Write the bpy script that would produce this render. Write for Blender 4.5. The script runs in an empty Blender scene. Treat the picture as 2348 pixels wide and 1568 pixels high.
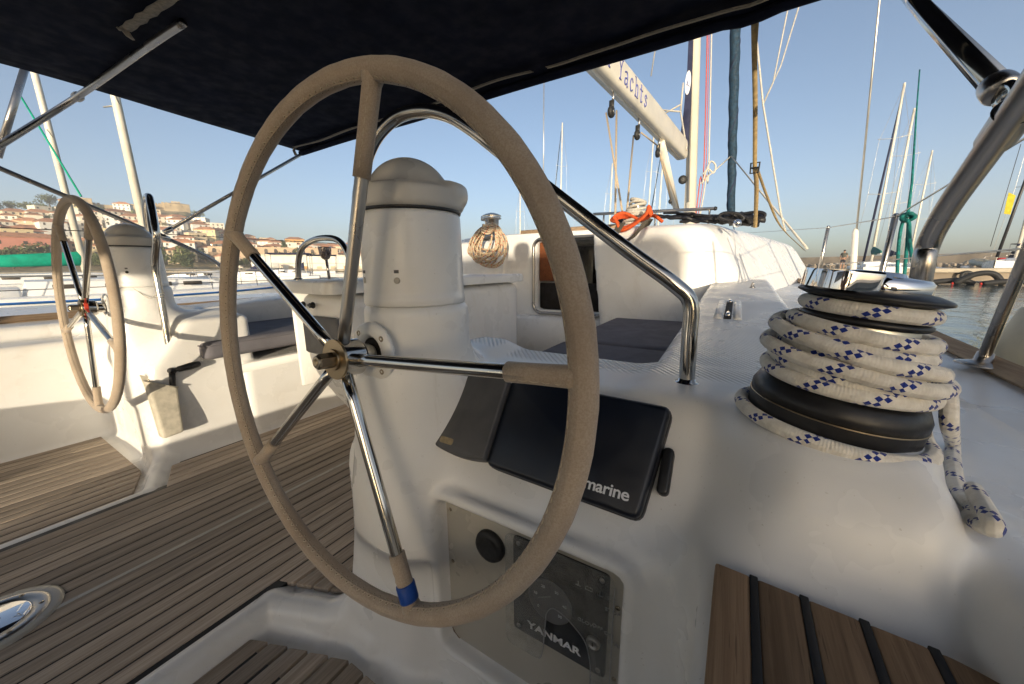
import bpy, bmesh, math, random
import numpy as np
from mathutils import Vector, Matrix, Euler

# ---------------------------------------------------------------- camera, sky, sun, exposure
# World frame: X to starboard, Y forward, Z up, metres; the helmsman's eye is the origin.
# The water lies 1.6 m below it.
S = bpy.context.scene
W0, H0, FPX = 2347., 1568., 828.
YAW, PITCH, ROLL = math.radians(31.455), math.radians(11.676), math.radians(-0.556)
WATER = -1.6
def _axes():
    f = np.array([-math.sin(YAW)*math.cos(PITCH), math.cos(YAW)*math.cos(PITCH), -math.sin(PITCH)])
    r = np.array([math.cos(YAW), math.sin(YAW), 0.]); u = np.cross(r, f)
    r2 = r*math.cos(ROLL)+u*math.sin(ROLL)
    return r2, np.cross(r2, f), f
AR, AU, AF = _axes()
cam_d = bpy.data.cameras.new('camera'); cam = bpy.data.objects.new('camera', cam_d)
S.collection.objects.link(cam); S.camera = cam
cam_d.sensor_width = 36.; cam_d.lens = FPX/W0*36.
cam_d.clip_start = .01; cam_d.clip_end = 6000
cam.matrix_world = Matrix(((AR[0],AU[0],-AF[0],0),(AR[1],AU[1],-AF[1],0),(AR[2],AU[2],-AF[2],0),(0,0,0,1)))

SUN_EL = math.radians(6.5); SUN_AZ = math.radians(150.8)   # azimuth clockwise from +Y
sun_dir = Vector((math.sin(SUN_AZ)*math.cos(SUN_EL), math.cos(SUN_AZ)*math.cos(SUN_EL), math.sin(SUN_EL)))
world = bpy.data.worlds.new('World'); S.world = world; world.use_nodes = True
wn = world.node_tree.nodes; wl = world.node_tree.links
sky = wn.new('ShaderNodeTexSky'); sky.sky_type = 'NISHITA'; sky.sun_disc = False
sky.sun_elevation = SUN_EL; sky.sun_rotation = SUN_AZ
sky.air_density = .60; sky.dust_density = 1.8; sky.ozone_density = .9
bg = wn['Background']; bg.inputs['Strength'].default_value = .128
wl.new(sky.outputs[0], bg.inputs['Color'])
sl = bpy.data.lights.new('sun', 'SUN'); sl.energy = 5.0; sl.angle = math.radians(.53); sl.color = (1., .85, .63)
so = bpy.data.objects.new('sun', sl); S.collection.objects.link(so)
so.rotation_euler = (-sun_dir).to_track_quat('-Z', 'Y').to_euler()
S.view_settings.view_transform = 'Standard'; S.view_settings.look = 'None'
S.view_settings.exposure = 1.1; S.view_settings.gamma = 1.0
S.cycles.max_bounces = 8; S.cycles.glossy_bounces = 4; S.cycles.transparent_max_bounces = 12
S.cycles.sample_clamp_indirect = 6

random.seed(7); rng = np.random.default_rng(11)
C = S.collection
A = np.array
# ---------------------------------------------------------------- sight lines: a point of the place seen at (x,y) on a known plane
def ray(x, y): return AR*(x-W0/2)/FPX + AU*(H0/2-y)/FPX + AF
def PX(x, y, v): d = ray(x, y); return d*(v/d[0])
def PY(x, y, v): d = ray(x, y); return d*(v/d[1])
def PZ(x, y, v): d = ray(x, y); return d*(v/d[2])
def PR(x, y, R): d = ray(x, y); return d*(R/math.hypot(d[0], d[1]))     # at horizontal distance R
def proj(P):
    P = np.asarray(P, float); z = P@AF
    return W0/2+FPX*(P@AR)/z, H0/2-FPX*(P@AU)/z

# ---------------------------------------------------------------- materials
MATS = {}
def new_mat(name):
    m = bpy.data.materials.new(name); m.use_nodes = True; MATS[name] = m
    nt = m.node_tree; return m, nt, nt.nodes['Principled BSDF']
def N(nt, t, **kw):
    n = nt.nodes.new('ShaderNode'+t)
    for k, v in kw.items(): setattr(n, k, v)
    return n
def mixc(nt, fac, a, b, blend='MIX'):
    n = N(nt, 'Mix', data_type='RGBA', blend_type=blend)
    for s, v in ((0, fac), (6, a), (7, b)):
        if hasattr(v, 'is_linked') or isinstance(v, bpy.types.NodeSocket): nt.links.new(v, n.inputs[s])
        else: n.inputs[s].default_value = v if s == 0 else (*v, 1) if len(v) == 3 else v
    return n.outputs[2]
def ramp(nt, src, a, b, lo=0., hi=1.):
    n = N(nt, 'MapRange', interpolation_type='SMOOTHSTEP'); nt.links.new(src, n.inputs[0])
    n.inputs[1].default_value = a; n.inputs[2].default_value = b; n.inputs[3].default_value = lo; n.inputs[4].default_value = hi
    return n.outputs[0]
def math_(nt, op, a, b=None, c=None):
    n = N(nt, 'Math', operation=op)
    for i, v in enumerate((a, b, c)):
        if v is None: continue
        if isinstance(v, bpy.types.NodeSocket): nt.links.new(v, n.inputs[i])
        else: n.inputs[i].default_value = v
    return n.outputs[0]
def noise(nt, vec, scale, detail=4, rough=.55, dist=0.):
    n = N(nt, 'TexNoise'); n.inputs['Scale'].default_value = scale; n.inputs['Detail'].default_value = detail
    n.inputs['Roughness'].default_value = rough; n.inputs['Distortion'].default_value = dist
    if vec is not None: nt.links.new(vec, n.inputs['Vector'])
    return n.outputs['Fac']
def coords(nt, kind='Object'): return N(nt, 'TexCoord').outputs[kind]
def mapping(nt, vec, scale=(1,1,1), rot=(0,0,0), loc=(0,0,0)):
    n = N(nt, 'Mapping'); nt.links.new(vec, n.inputs[0]); n.inputs['Scale'].default_value = scale
    n.inputs['Rotation'].default_value = rot; n.inputs['Location'].default_value = loc
    return n.outputs[0]
def bump(nt, bs, h, strength, dist=.002):
    n = N(nt, 'Bump'); n.inputs['Strength'].default_value = strength; n.inputs['Distance'].default_value = dist
    nt.links.new(h, n.inputs['Height']); nt.links.new(n.outputs[0], bs.inputs['Normal']); return n
def plain(name, col, rough=.5, metal=0., var=.12, vscale=6., bscale=0., bstr=0., bdist=.001, spec=None, col2=None, kind='Object', rand=0.):
    m, nt, bs = new_mat(name)
    vec = coords(nt, kind)
    f = noise(nt, vec, vscale, 5)
    c2 = col2 or tuple(max(0, c*(1-var*2)) for c in col)
    cc = mixc(nt, ramp(nt, f, .3, .75), tuple(col), tuple(c2))
    if rand:
        oi = N(nt, 'ObjectInfo')
        hv = N(nt, 'HueSaturation'); nt.links.new(cc, hv.inputs['Color'])
        nt.links.new(ramp(nt, oi.outputs['Random'], 0, 1, 1-rand, 1+rand), hv.inputs['Value']); cc = hv.outputs[0]
    nt.links.new(cc, bs.inputs['Base Color'])
    bs.inputs['Metallic'].default_value = metal
    r = ramp(nt, noise(nt, vec, vscale*2.3, 4), .3, .7, rough*.82, min(1, rough*1.2)); nt.links.new(r, bs.inputs['Roughness'])
    if spec is not None: bs.inputs['Specular IOR Level'].default_value = spec
    if bstr: bump(nt, bs, noise(nt, vec, bscale, 3), bstr, bdist)
    return m

def gelcoat(name, nonskid=False, base=(.80,.80,.79)):
    m, nt, bs = new_mat(name); v = coords(nt)
    f = noise(nt, v, 2.2, 6, .6); c = mixc(nt, ramp(nt, f, .35, .8), base, (base[0]*.90, base[1]*.88, base[2]*.85))
    st = noise(nt, mapping(nt, v, (14, 14, 2.5)), 1.6, 6, .7)          # rain streaks and old dirt
    c = mixc(nt, ramp(nt, st, .62, .85, 0, .35), c, (.42,.37,.29))
    sp = noise(nt, v, 160, 2, .5); c = mixc(nt, ramp(nt, sp, .70, .78, 0, .35), c, (.32,.28,.22))
    ys = noise(nt, mapping(nt, v, (1, 1, .45)), 2.6, 5, .7, .8); c = mixc(nt, ramp(nt, ys, .56, .80, 0, .30), c, (.50,.42,.32))
    h = noise(nt, v, 9, 3)
    b1 = N(nt, 'Bump'); b1.inputs['Strength'].default_value = .05; b1.inputs['Distance'].default_value = .01; nt.links.new(h, b1.inputs['Height'])
    out = b1.outputs[0]
    if nonskid:
        g = N(nt, 'NewGeometry'); sx = N(nt, 'SeparateXYZ'); nt.links.new(v, sx.inputs[0]); sn = N(nt, 'SeparateXYZ'); nt.links.new(g.outputs['Normal'], sn.inputs[0])
        w = N(nt, 'TexWave', wave_type='BANDS', bands_direction='X', wave_profile='SIN'); w.inputs['Scale'].default_value = 26
        nt.links.new(mapping(nt, v, rot=(0,0,math.radians(-38))), w.inputs['Vector'])
        x, y, z = sx.outputs[0], sx.outputs[1], sx.outputs[2]
        up = ramp(nt, sn.outputs[2], .93, .985)
        ax = math_(nt, 'ABSOLUTE', math_(nt, 'ADD', x, 1.557))          # distance from the boat's centreline
        my = ramp(nt, y, .80, .84); mz = ramp(nt, z, -.30, -.27)
        mx = math_(nt, 'MULTIPLY', ramp(nt, ax, .87, .90), ramp(nt, ax, 2.02, 1.98))
        mask = math_(nt, 'MULTIPLY', math_(nt, 'MULTIPLY', up, my), math_(nt, 'MULTIPLY', mx, mz))
        b2 = N(nt, 'Bump'); b2.inputs['Distance'].default_value = .0022; nt.links.new(mask, b2.inputs['Strength'])
        nt.links.new(w.outputs['Fac'], b2.inputs['Height']); nt.links.new(out, b2.inputs['Normal']); out = b2.outputs[0]
        dirt = math_(nt, 'MULTIPLY', mask, ramp(nt, w.outputs['Fac'], .5, .1, 0, .42))
        c = mixc(nt, dirt, c, (.33,.31,.28))
    nt.links.new(out, bs.inputs['Normal']); nt.links.new(c, bs.inputs['Base Color'])
    nt.links.new(ramp(nt, noise(nt, v, 5, 4), .3, .7, .22, .40), bs.inputs['Roughness'])
    return m
gelcoat('gelcoat'); gelcoat('gelcoat_deck', True); gelcoat('gelcoat_plate', base=(.42,.40,.35)); gelcoat('gelcoat_bright', base=(.82,.82,.80))

def steel(name, rough=.13, col=(.56,.54,.50), tarnish=.22):
    m, nt, bs = new_mat(name); v = coords(nt); bs.inputs['Metallic'].default_value = 1
    f = noise(nt, v, 15, 4, .55)
    c = mixc(nt, ramp(nt, f, .50, .8, 0, tarnish), col, (.24,.17,.09)); nt.links.new(c, bs.inputs['Base Color'])
    nt.links.new(ramp(nt, noise(nt, v, 7, 3), .3, .7, rough*.8, rough*1.3), bs.inputs['Roughness'])
    return m
steel('stainless'); steel('stainless_dull', .30, (.42,.40,.375), .05); steel('chrome', .05, (.74,.74,.75), .04); steel('bronze_disc', .3, (.46,.36,.23), .85); steel('old_steel', .27, (.36,.31,.24), .7)
steel('alloy', .38, (.66,.64,.58), .1)

def suede():
    m, nt, bs = new_mat('suede'); v = coords(nt)
    f = noise(nt, v, 7, 6, .7); c = mixc(nt, ramp(nt, f, .3, .75), (.47,.39,.305), (.38,.302,.228))
    f2 = noise(nt, v, 420, 2); c = mixc(nt, ramp(nt, f2, .35, .7, 0, .6), c, (.30,.232,.17))
    f3 = noise(nt, v, 2.2, 3); c = mixc(nt, ramp(nt, f3, .52, .72, 0, .55), c, (.24,.178,.128))
    nt.links.new(c, bs.inputs['Base Color']); bs.inputs['Roughness'].default_value = .95; bs.inputs['Specular IOR Level'].default_value = .15
    bs.inputs['Sheen Weight'].default_value = .25; bs.inputs['Sheen Roughness'].default_value = .5
    bump(nt, bs, noise(nt, v, 520, 3), .55, .0009)
suede()

def teak(name, a, b, axis='Y', seam=None):
    m, nt, bs = new_mat(name); v = coords(nt); oi = N(nt, 'ObjectInfo')
    cx = N(nt, 'CombineXYZ'); 
    for i in range(3): nt.links.new(math_(nt, 'MULTIPLY', oi.outputs['Random'], 17.+i*9), cx.inputs[i])
    va = N(nt, 'VectorMath', operation='ADD'); nt.links.new(v, va.inputs[0]); nt.links.new(cx.outputs[0], va.inputs[1]); v2 = va.outputs[0]
    sc = (95, 3.2, 95) if axis == 'Y' else (3.2, 95, 95)
    g = noise(nt, mapping(nt, v2, sc), 1.6, 6, .65, .6)
    c = mixc(nt, ramp(nt, g, .3, .72), a, b)
    g2 = noise(nt, mapping(nt, v2, tuple(s*.25 for s in sc)), 1.2, 4, .6); c = mixc(nt, ramp(nt, g2, .45, .75, 0, .55), c, tuple(x*.55 for x in b))
    pores = noise(nt, mapping(nt, v2, tuple(s*4 if s > 50 else s*6 for s in sc)), 1, 2); c = mixc(nt, ramp(nt, pores, .62, .74, 0, .5), c, tuple(x*.35 for x in b))
    hv = N(nt, 'HueSaturation'); nt.links.new(c, hv.inputs['Color']); nt.links.new(ramp(nt, oi.outputs['Random'], 0, 1, .74, 1.2), hv.inputs['Value'])
    nt.links.new(hv.outputs[0], bs.inputs['Base Color']); bs.inputs['Roughness'].default_value = .72; bs.inputs['Specular IOR Level'].default_value = .3
    bump(nt, bs, g, .35, .0012)
teak('teak_grey', (.47,.395,.32), (.30,.242,.188)); teak('teak_warm', (.36,.235,.135), (.22,.135,.075)); teak('teak_rail', (.36,.26,.165), (.24,.16,.10)); teak('door_wood', (.30,.10,.035), (.18,.06,.025))
plain('caulk', (.012,.012,.013), .6, var=.1)
plain('black_plastic', (.013,.013,.015), .42, var=.2, vscale=30, bscale=300, bstr=.12, bdist=.0005)
plain('black_gloss', (.008,.009,.012), .22, var=.2, vscale=8)
plain('cover_navy', (.006,.009,.018), .34, var=.2, vscale=12)
plain('rubber', (.02,.02,.02), .6, var=.2, vscale=40, bscale=200, bstr=.2)
plain('grey_cover', (.085,.085,.088), .55, var=.15, vscale=14, bscale=400, bstr=.15)
plain('grey_panel', (.13,.13,.135), .6, var=.12)
plain('cushion', (.17,.165,.185), .92, var=.1, vscale=9, bscale=700, bstr=.5, bdist=.0006, spec=.2)
plain('navy_canvas', (.010,.013,.027), .9, var=.18, vscale=5, bscale=900, bstr=.35, bdist=.0005, spec=.15)
plain('navy_cover', (.022,.028,.075), .85, var=.2, vscale=3)
plain('green_cover', (.0,.36,.23), .75, var=.18, vscale=2)
plain('teal_cover', (.02,.17,.15), .8, var=.2, vscale=2)
plain('jib_cover', (.012,.045,.085), .8, var=.3, vscale=14)
plain('sprayhood_black', (.012,.012,.016), .45, var=.3, vscale=12)
plain('zip_tape', (.34,.30,.235), .85, var=.2, vscale=60, bscale=500, bstr=.4)
plain('webbing', (.52,.37,.17), .8, var=.18, vscale=40, bscale=600, bstr=.4)
plain('cream_rope', (.52,.43,.31), .9, var=.2, vscale=120, bscale=300, bstr=.6, col2=(.36,.27,.17))
plain('white_rope', (.62,.58,.50), .9, var=.18, vscale=90, bscale=300, bstr=.5)
plain('orange_rope', (.72,.105,.02), .85, var=.2, vscale=60, bscale=300, bstr=.5)
plain('dark_rope', (.10,.085,.065), .9, var=.3, vscale=150, bscale=300, bstr=.5)
plain('teal_rope', (.01,.20,.19), .85, var=.3, vscale=60)
plain('red_rope', (.60,.10,.05), .85, var=.2, vscale=60)
plain('thread', (.56,.48,.36), .9)
plain('dark_thread', (.085,.06,.04), .9)
plain('blue_tape', (.008,.07,.36), .4, var=.15, vscale=40)
plain('red_tape', (.62,.06,.03), .5)
plain('white_paint', (.74,.72,.66), .4, var=.05, vscale=2)
plain('mast_white', (.72,.68,.58), .4, var=.08, vscale=2)
plain('boom_paint', (.74,.70,.60), .36, var=.08, vscale=3)
plain('wire', (.55,.53,.48), .35, metal=.7)
plain('dark_wire', (.05,.05,.05), .5)
plain('letter_white', (.78,.79,.80), .5, var=.03)
plain('letter_grey', (.30,.30,.30), .6, var=.15, vscale=200)
plain('letter_blue', (.10,.12,.38), .5, var=.05)
plain('sticker', (.33,.26,.15), .5, var=.2, vscale=90)
plain('fender_skin', (.56,.54,.44), .5, var=.16, vscale=5)
plain('yellow_flag', (.72,.60,.04), .8)
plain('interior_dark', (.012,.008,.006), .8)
plain('orange_buoy', (.80,.30,.01), .6)
plain('red_paint', (.55,.03,.02), .5)
plain('blue_paint', (.02,.13,.42), .45)
plain('hull_grey', (.30,.32,.34), .4)
plain('concrete', (.42,.37,.29), .9, var=.2, vscale=.4)
plain('breakwater_rock', (.33,.27,.20), .95, var=.25, vscale=.15)
plain('skin', (.42,.24,.16), .6, var=.05)
plain('tshirt', (.10,.10,.085), .9); plain('shorts', (.03,.035,.05), .9); plain('hair', (.03,.02,.015), .7)
plain('mauve_lamp', (.34,.30,.30), .18, metal=.8)
plain('trunk', (.12,.09,.06), .9)

def rope_check():
    m, nt, bs = new_mat('check_rope'); uv = N(nt, 'UVMap').outputs[0]
    sx = N(nt, 'SeparateXYZ'); nt.links.new(uv, sx.inputs[0]); u, v = sx.outputs[0], sx.outputs[1]
    tw = math_(nt, 'ADD', u, math_(nt, 'MULTIPLY', v, 17.))              # tracer winds once round in 6 cm
    fr = math_(nt, 'FRACT', tw)
    band = math_(nt, 'MULTIPLY', math_(nt, 'LESS_THAN', fr, .26), math_(nt, 'GREATER_THAN', fr, .0))
    row = math_(nt, 'FLOOR', math_(nt, 'MULTIPLY', fr, 1/.13))
    col = math_(nt, 'FLOOR', math_(nt, 'MULTIPLY', math_(nt, 'ADD', math_(nt, 'MULTIPLY', v, .69), math_(nt, 'MULTIPLY', u, -.0444)), 1/.0058))
    chk = math_(nt, 'FLOORED_MODULO', math_(nt, 'ADD', row, col), 2.)
    fac = math_(nt, 'MULTIPLY', band, math_(nt, 'GREATER_THAN', chk, .5))
    ob = coords(nt); f = noise(nt, ob, 60, 4); c0 = mixc(nt, ramp(nt, f, .3, .75), (.82,.79,.72), (.66,.62,.54))
    c = mixc(nt, fac, c0, (.010,.030,.23)); nt.links.new(c, bs.inputs['Base Color'])
    bs.inputs['Roughness'].default_value = .92; bs.inputs['Specular IOR Level'].default_value = .2
    bs.inputs['Sheen Weight'].default_value = .3
    br = math_(nt, 'SINE', math_(nt, 'MULTIPLY', math_(nt, 'ADD', v, math_(nt, 'MULTIPLY', u, .03)), 900.))
    br2 = math_(nt, 'SINE', math_(nt, 'MULTIPLY', math_(nt, 'SUBTRACT', v, math_(nt, 'MULTIPLY', u, .03)), 900.))
    hh = math_(nt, 'ADD', math_(nt, 'MULTIPLY', br, br2), math_(nt, 'MULTIPLY', noise(nt, ob, 700, 2), 1.5))
    bump(nt, bs, hh, .45, .0008)
rope_check()
def rope_fleck():
    m, nt, bs = new_mat('fleck_rope'); uv = N(nt, 'UVMap').outputs[0]
    sx = N(nt, 'SeparateXYZ'); nt.links.new(uv, sx.inputs[0]); u, v = sx.outputs[0], sx.outputs[1]
    fr = math_(nt, 'FRACT', math_(nt, 'ADD', math_(nt, 'MULTIPLY', u, 1.), math_(nt, 'MULTIPLY', v, 14.)))
    fac = math_(nt, 'MULTIPLY', math_(nt, 'LESS_THAN', fr, .22), math_(nt, 'LESS_THAN', math_(nt, 'FRACT', math_(nt, 'MULTIPLY', v, 40.)), .5))
    c = mixc(nt, fac, (.55,.44,.30), (.42,.09,.05)); nt.links.new(c, bs.inputs['Base Color']); bs.inputs['Roughness'].default_value = .9
rope_fleck()
def water():
    m, nt, bs = new_mat('water'); v = coords(nt)
    bs.inputs['Base Color'].default_value = (.022,.05,.055,1); bs.inputs['Roughness'].default_value = .06; bs.inputs['IOR'].default_value = 1.33
    a = noise(nt, mapping(nt, v, (1., .55, 1), rot=(0,0,.5)), 1.5, 5, .55, .4); b = noise(nt, v, .35, 3, .5)
    h = math_(nt, 'ADD', a, math_(nt, 'MULTIPLY', b, 1.4)); bump(nt, bs, h, .32, .12)
water()
def clear():
    m, nt, bs = new_mat('scratched_acrylic'); v = coords(nt)
    tr = N(nt, 'BsdfTransparent'); gl = N(nt, 'BsdfPrincipled'); gl.inputs['Base Color'].default_value = (.35,.35,.33,1); gl.inputs['Roughness'].default_value = .3
    mx = N(nt, 'MixShader'); nt.links.new(ramp(nt, noise(nt, v, 40, 6, .7), .3, .75, .10, .26), mx.inputs[0])
    nt.links.new(tr.outputs[0], mx.inputs[1]); nt.links.new(gl.outputs[0], mx.inputs[2]); nt.links.new(mx.outputs[0], nt.nodes['Material Output'].inputs[0])
clear()
def ground():
    m, nt, bs = new_mat('dry_hillside'); v = coords(nt)
    f = noise(nt, v, .03, 6, .65); c = mixc(nt, ramp(nt, f, .4, .62), (.34,.265,.155), (.10,.105,.04))
    f2 = noise(nt, v, .16, 5, .7); c = mixc(nt, ramp(nt, f2, .5, .75, 0, .7), c, (.22,.16,.09)); nt.links.new(c, bs.inputs['Base Color']); bs.inputs['Roughness'].default_value = 1
    bump(nt, bs, f2, .6, 3.)
ground()
plain('castle_stone', (.42,.33,.205), .95, var=.25, vscale=.12, bscale=.5, bstr=.4, bdist=.5)
plain('roof_tile', (.50,.24,.13), .9, var=.22, vscale=.5, rand=.25)
plain('leaf', (.12,.145,.045), .8, var=.3, vscale=.5, rand=.35); plain('leaf_dark', (.06,.08,.03), .8, var=.3, vscale=.5, rand=.3)
plain('pane', (.10,.085,.07), .2, var=.2, rand=.4)
WALLS = []
for i, c in enumerate([(.74,.70,.60),(.72,.66,.54),(.66,.55,.38),(.70,.58,.34),(.60,.44,.29),(.76,.74,.68),(.68,.61,.50)]):
    plain('house_wall_%d' % i, c, .9, var=.08, vscale=.3); WALLS.append('house_wall_%d' % i)
plain('pink_wall', (.56,.25,.18), .9, var=.1, vscale=.3); plain('orange_wall', (.62,.36,.13), .9, var=.1, vscale=.3)

# ---------------------------------------------------------------- mesh helpers
def link(o, parent=None):
    C.objects.link(o)
    if parent is not None: o.parent = parent
    return o
def ob(name, v, f, mat, parent=None, smooth=True, uv=None, sharp=None, loc=None):
    me = bpy.data.meshes.new(name); v = np.asarray(v, np.float32)
    if isinstance(f, np.ndarray) and f.ndim == 2:
        n, k = f.shape
        me.vertices.add(len(v)); me.vertices.foreach_set('co', v.ravel()); me.loops.add(n*k); me.loops.foreach_set('vertex_index', f.astype(np.int32).ravel())
        me.polygons.add(n); me.polygons.foreach_set('loop_start', np.arange(0, n*k, k, dtype=np.int32)); me.polygons.foreach_set('loop_total', np.full(n, k, np.int32))
        me.update(calc_edges=True)
    else: me.from_pydata([tuple(map(float, p)) for p in v], [], [tuple(int(i) for i in q) for q in f]); me.update()
    if uv is not None:
        l = me.uv_layers.new(name='UVMap'); li = np.empty(len(me.loops), np.int32); me.loops.foreach_get('vertex_index', li)
        l.data.foreach_set('uv', np.asarray(uv, np.float32)[li].ravel())
    if smooth: me.polygons.foreach_set('use_smooth', np.ones(len(me.polygons), bool))
    if sharp: me.set_sharp_from_angle(angle=math.radians(sharp))
    me.materials.append(MATS[mat]); me.validate()
    o = bpy.data.objects.new(name, me)
    if loc is not None: o.location = loc
    return link(o, parent)
def tag(o, label, cat, group=None):
    o['label'] = label; o['category'] = cat
    if group: o['group'] = group
    return o
def kind(o, k): o['kind'] = k; return o
def thing(name, label, cat, loc=(0,0,0), rz=0., group=None):
    o = bpy.data.objects.new(name, None); o.empty_display_size = .05; o.location = loc; o.rotation_euler = (0,0,rz); link(o)
    return tag(o, label, cat, group)
def merge(*parts):
    V, F, U, n = [], [], [], 0
    for p in parts:
        V.append(np.asarray(p[0], float)); F += [tuple(i+n for i in q) for q in p[1]]
        U.append(p[2] if len(p) > 2 and p[2] is not None else np.zeros((len(p[0]), 2))); n += len(p[0])
    return np.concatenate(V), F, np.concatenate(U)
def spline(pts, n=8, closed=False):
    P = np.asarray(pts, float); m = len(P); out = []
    R = range(m if closed else m-1)
    for i in R:
        p1, p2 = P[i], P[(i+1) % m]
        p0 = P[i-1] if closed or i > 0 else 2*p1-p2
        p3 = P[(i+2) % m] if closed or i+2 < m else 2*p2-p1
        for t in np.linspace(0, 1, n, endpoint=False):
            out.append(.5*((2*p1)+(-p0+p2)*t+(2*p0-5*p1+4*p2-p3)*t*t+(-p0+3*p1-3*p2+p3)*t**3))
    if not closed: out.append(P[-1])
    return np.array(out)
def fillet(pts, r, n=8):
    """polyline with rounded corners, for bent tube"""
    P = [np.asarray(p, float) for p in pts]; out = [P[0]]
    for a, b, c in zip(P[:-2], P[1:-1], P[2:]):
        u, w = a-b, c-b; lu, lw = np.linalg.norm(u), np.linalg.norm(w); u, w = u/lu, w/lw
        ang = math.acos(np.clip(u@w, -1, 1)); d = min(r/math.tan(ang/2) if ang < 3.13 else 0, lu*.45, lw*.45)
        p, q = b+u*d, b+w*d
        for t in np.linspace(0, 1, n): out.append((1-t)**2*p+2*t*(1-t)*b+t*t*q)
    out.append(P[-1]); return np.array(out)
def tube(path, r, seg=12, closed=False, cap=True, flat=1., up=None):
    P = np.asarray(path, float); n = len(P)
    T = np.roll(P, -1, 0)-np.roll(P, 1, 0) if closed else np.gradient(P, axis=0)
    T /= np.linalg.norm(T, axis=1)[:, None]+1e-12
    ref = A([0,0,1.]) if abs(T[0][2]) < .9 else A([0,1.,0])
    if up is not None: ref = np.asarray(up, float)
    nn = np.cross(T[0], ref); nn /= np.linalg.norm(nn); Ns = []
    for i in range(n):
        nn = nn-T[i]*(nn@T[i]); nn /= np.linalg.norm(nn); Ns.append(nn.copy())
    Ns = np.array(Ns)
    if closed:                                    # spread the closing twist
        a = Ns[-1]-T[0]*(Ns[-1]@T[0]); a /= np.linalg.norm(a); tw = math.atan2(np.cross(a, Ns[0])@T[0], a@Ns[0])
    else: tw = 0.
    B = np.cross(T, Ns); R = np.broadcast_to(np.asarray(r, float), (n,))
    L = np.concatenate([[0], np.cumsum(np.linalg.norm(np.diff(P, axis=0), axis=1))])
    th = np.linspace(0, 2*np.pi, seg+1)
    V, U = [], []; rows = n+1 if closed else n
    for k in range(rows):
        i = k % n; a = th+tw*(i/n if k < n else 1)
        if closed and k == n: a = th
        V.append(P[i]+R[i]*(np.cos(a)[:, None]*Ns[i]+flat*np.sin(a)[:, None]*B[i])); U.append(np.stack([th/(2*np.pi), np.full(seg+1, L[min(k, n-1)]+(np.linalg.norm(P[0]-P[-1]) if k == n else 0))], 1))
    V = np.concatenate(V); U = np.concatenate(U); m = seg+1
    F = [(k*m+j, k*m+j+1, (k+1)*m+j+1, (k+1)*m+j) for k in range(rows-1) for j in range(seg)]
    if cap and not closed: F += [tuple(range(seg))[::-1], tuple((rows-1)*m+j for j in range(seg))]
    return V, F, U
def rod(a, b, r, seg=10, r2=None): return tube([a, b], [r, r if r2 is None else r2], seg)
def frame_of(axis):
    z = np.asarray(axis, float); z = z/np.linalg.norm(z); x = np.cross([0,1,0], z) if abs(z[1]) < .9 else np.cross([1,0,0], z)
    x /= np.linalg.norm(x); return x, np.cross(z, x), z
def lathe(prof, seg=32, c=(0,0,0), axis=(0,0,1), cap=True):
    x, y, z = frame_of(axis); c = np.asarray(c, float); th = np.linspace(0, 2*np.pi, seg, endpoint=False)
    V = np.concatenate([c+r*(np.cos(th)[:, None]*x+np.sin(th)[:, None]*y)+h*z for r, h in prof]); n = len(prof)
    F = [(k*seg+j, k*seg+(j+1) % seg, (k+1)*seg+(j+1) % seg, (k+1)*seg+j) for k in range(n-1) for j in range(seg)]
    if cap: F += [tuple(range(seg))[::-1], tuple((n-1)*seg+j for j in range(seg))]
    return V, F, None
def box(lo, hi, bev=0., R=None, o=(0,0,0)):
    lo, hi = np.asarray(lo, float), np.asarray(hi, float); b = min(bev, (hi-lo).min()*.45)
    V = []; F = []
    if b <= 0:
        V = A([[x, y, z] for x in (lo[0], hi[0]) for y in (lo[1], hi[1]) for z in (lo[2], hi[2])])
        F = [(0,1,3,2),(4,6,7,5),(0,4,5,1),(2,3,7,6),(0,2,6,4),(1,5,7,3)]
    else:                                          # chamfered box, 24 vertices
        idx = {}
        for i in (0,1):
            for j in (0,1):
                for k in (0,1):
                    for ax in range(3):
                        p = [(lo, hi)[s][d]+(b if s == 0 else -b) for d, s in enumerate((i,j,k))]
                        p[ax] = (lo, hi)[(i,j,k)[ax]][ax]; idx[i,j,k,ax] = len(V); V.append(p)
        V = A(V)
        def q(*ks): F.append(tuple(idx[k] for k in ks))
        for ax in range(3):
            d1, d2 = [d for d in range(3) if d != ax]
            for s in (0,1):
                cs = []
                for a_, b_ in ((0,0),(1,0),(1,1),(0,1)):
                    t = [0,0,0]; t[ax] = s; t[d1] = a_; t[d2] = b_; cs.append((*t, ax))
                q(*cs)
            for a_ in (0,1):
                for b_ in (0,1):
                    t0 = [0,0,0]; t1 = [0,0,0]; t1[ax] = 1
                    for t in (t0, t1): t[d1] = a_; t[d2] = b_
                    q((*t0, d1), (*t1, d1), (*t1, d2), (*t0, d2))
        for i in (0,1):
            for j in (0,1):
                for k in (0,1): q((i,j,k,0), (i,j,k,1), (i,j,k,2))
        ctr = (lo+hi)/2; G = []
        for f in F:
            P = V[list(f)]; n = np.cross(P[1]-P[0], P[2]-P[0]); G.append(f if n@(P.mean(0)-ctr) > 0 else f[::-1])
        F = G
    if R is not None: V = np.asarray(V)@np.asarray(R).T
    return V+np.asarray(o, float), F, None
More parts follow.
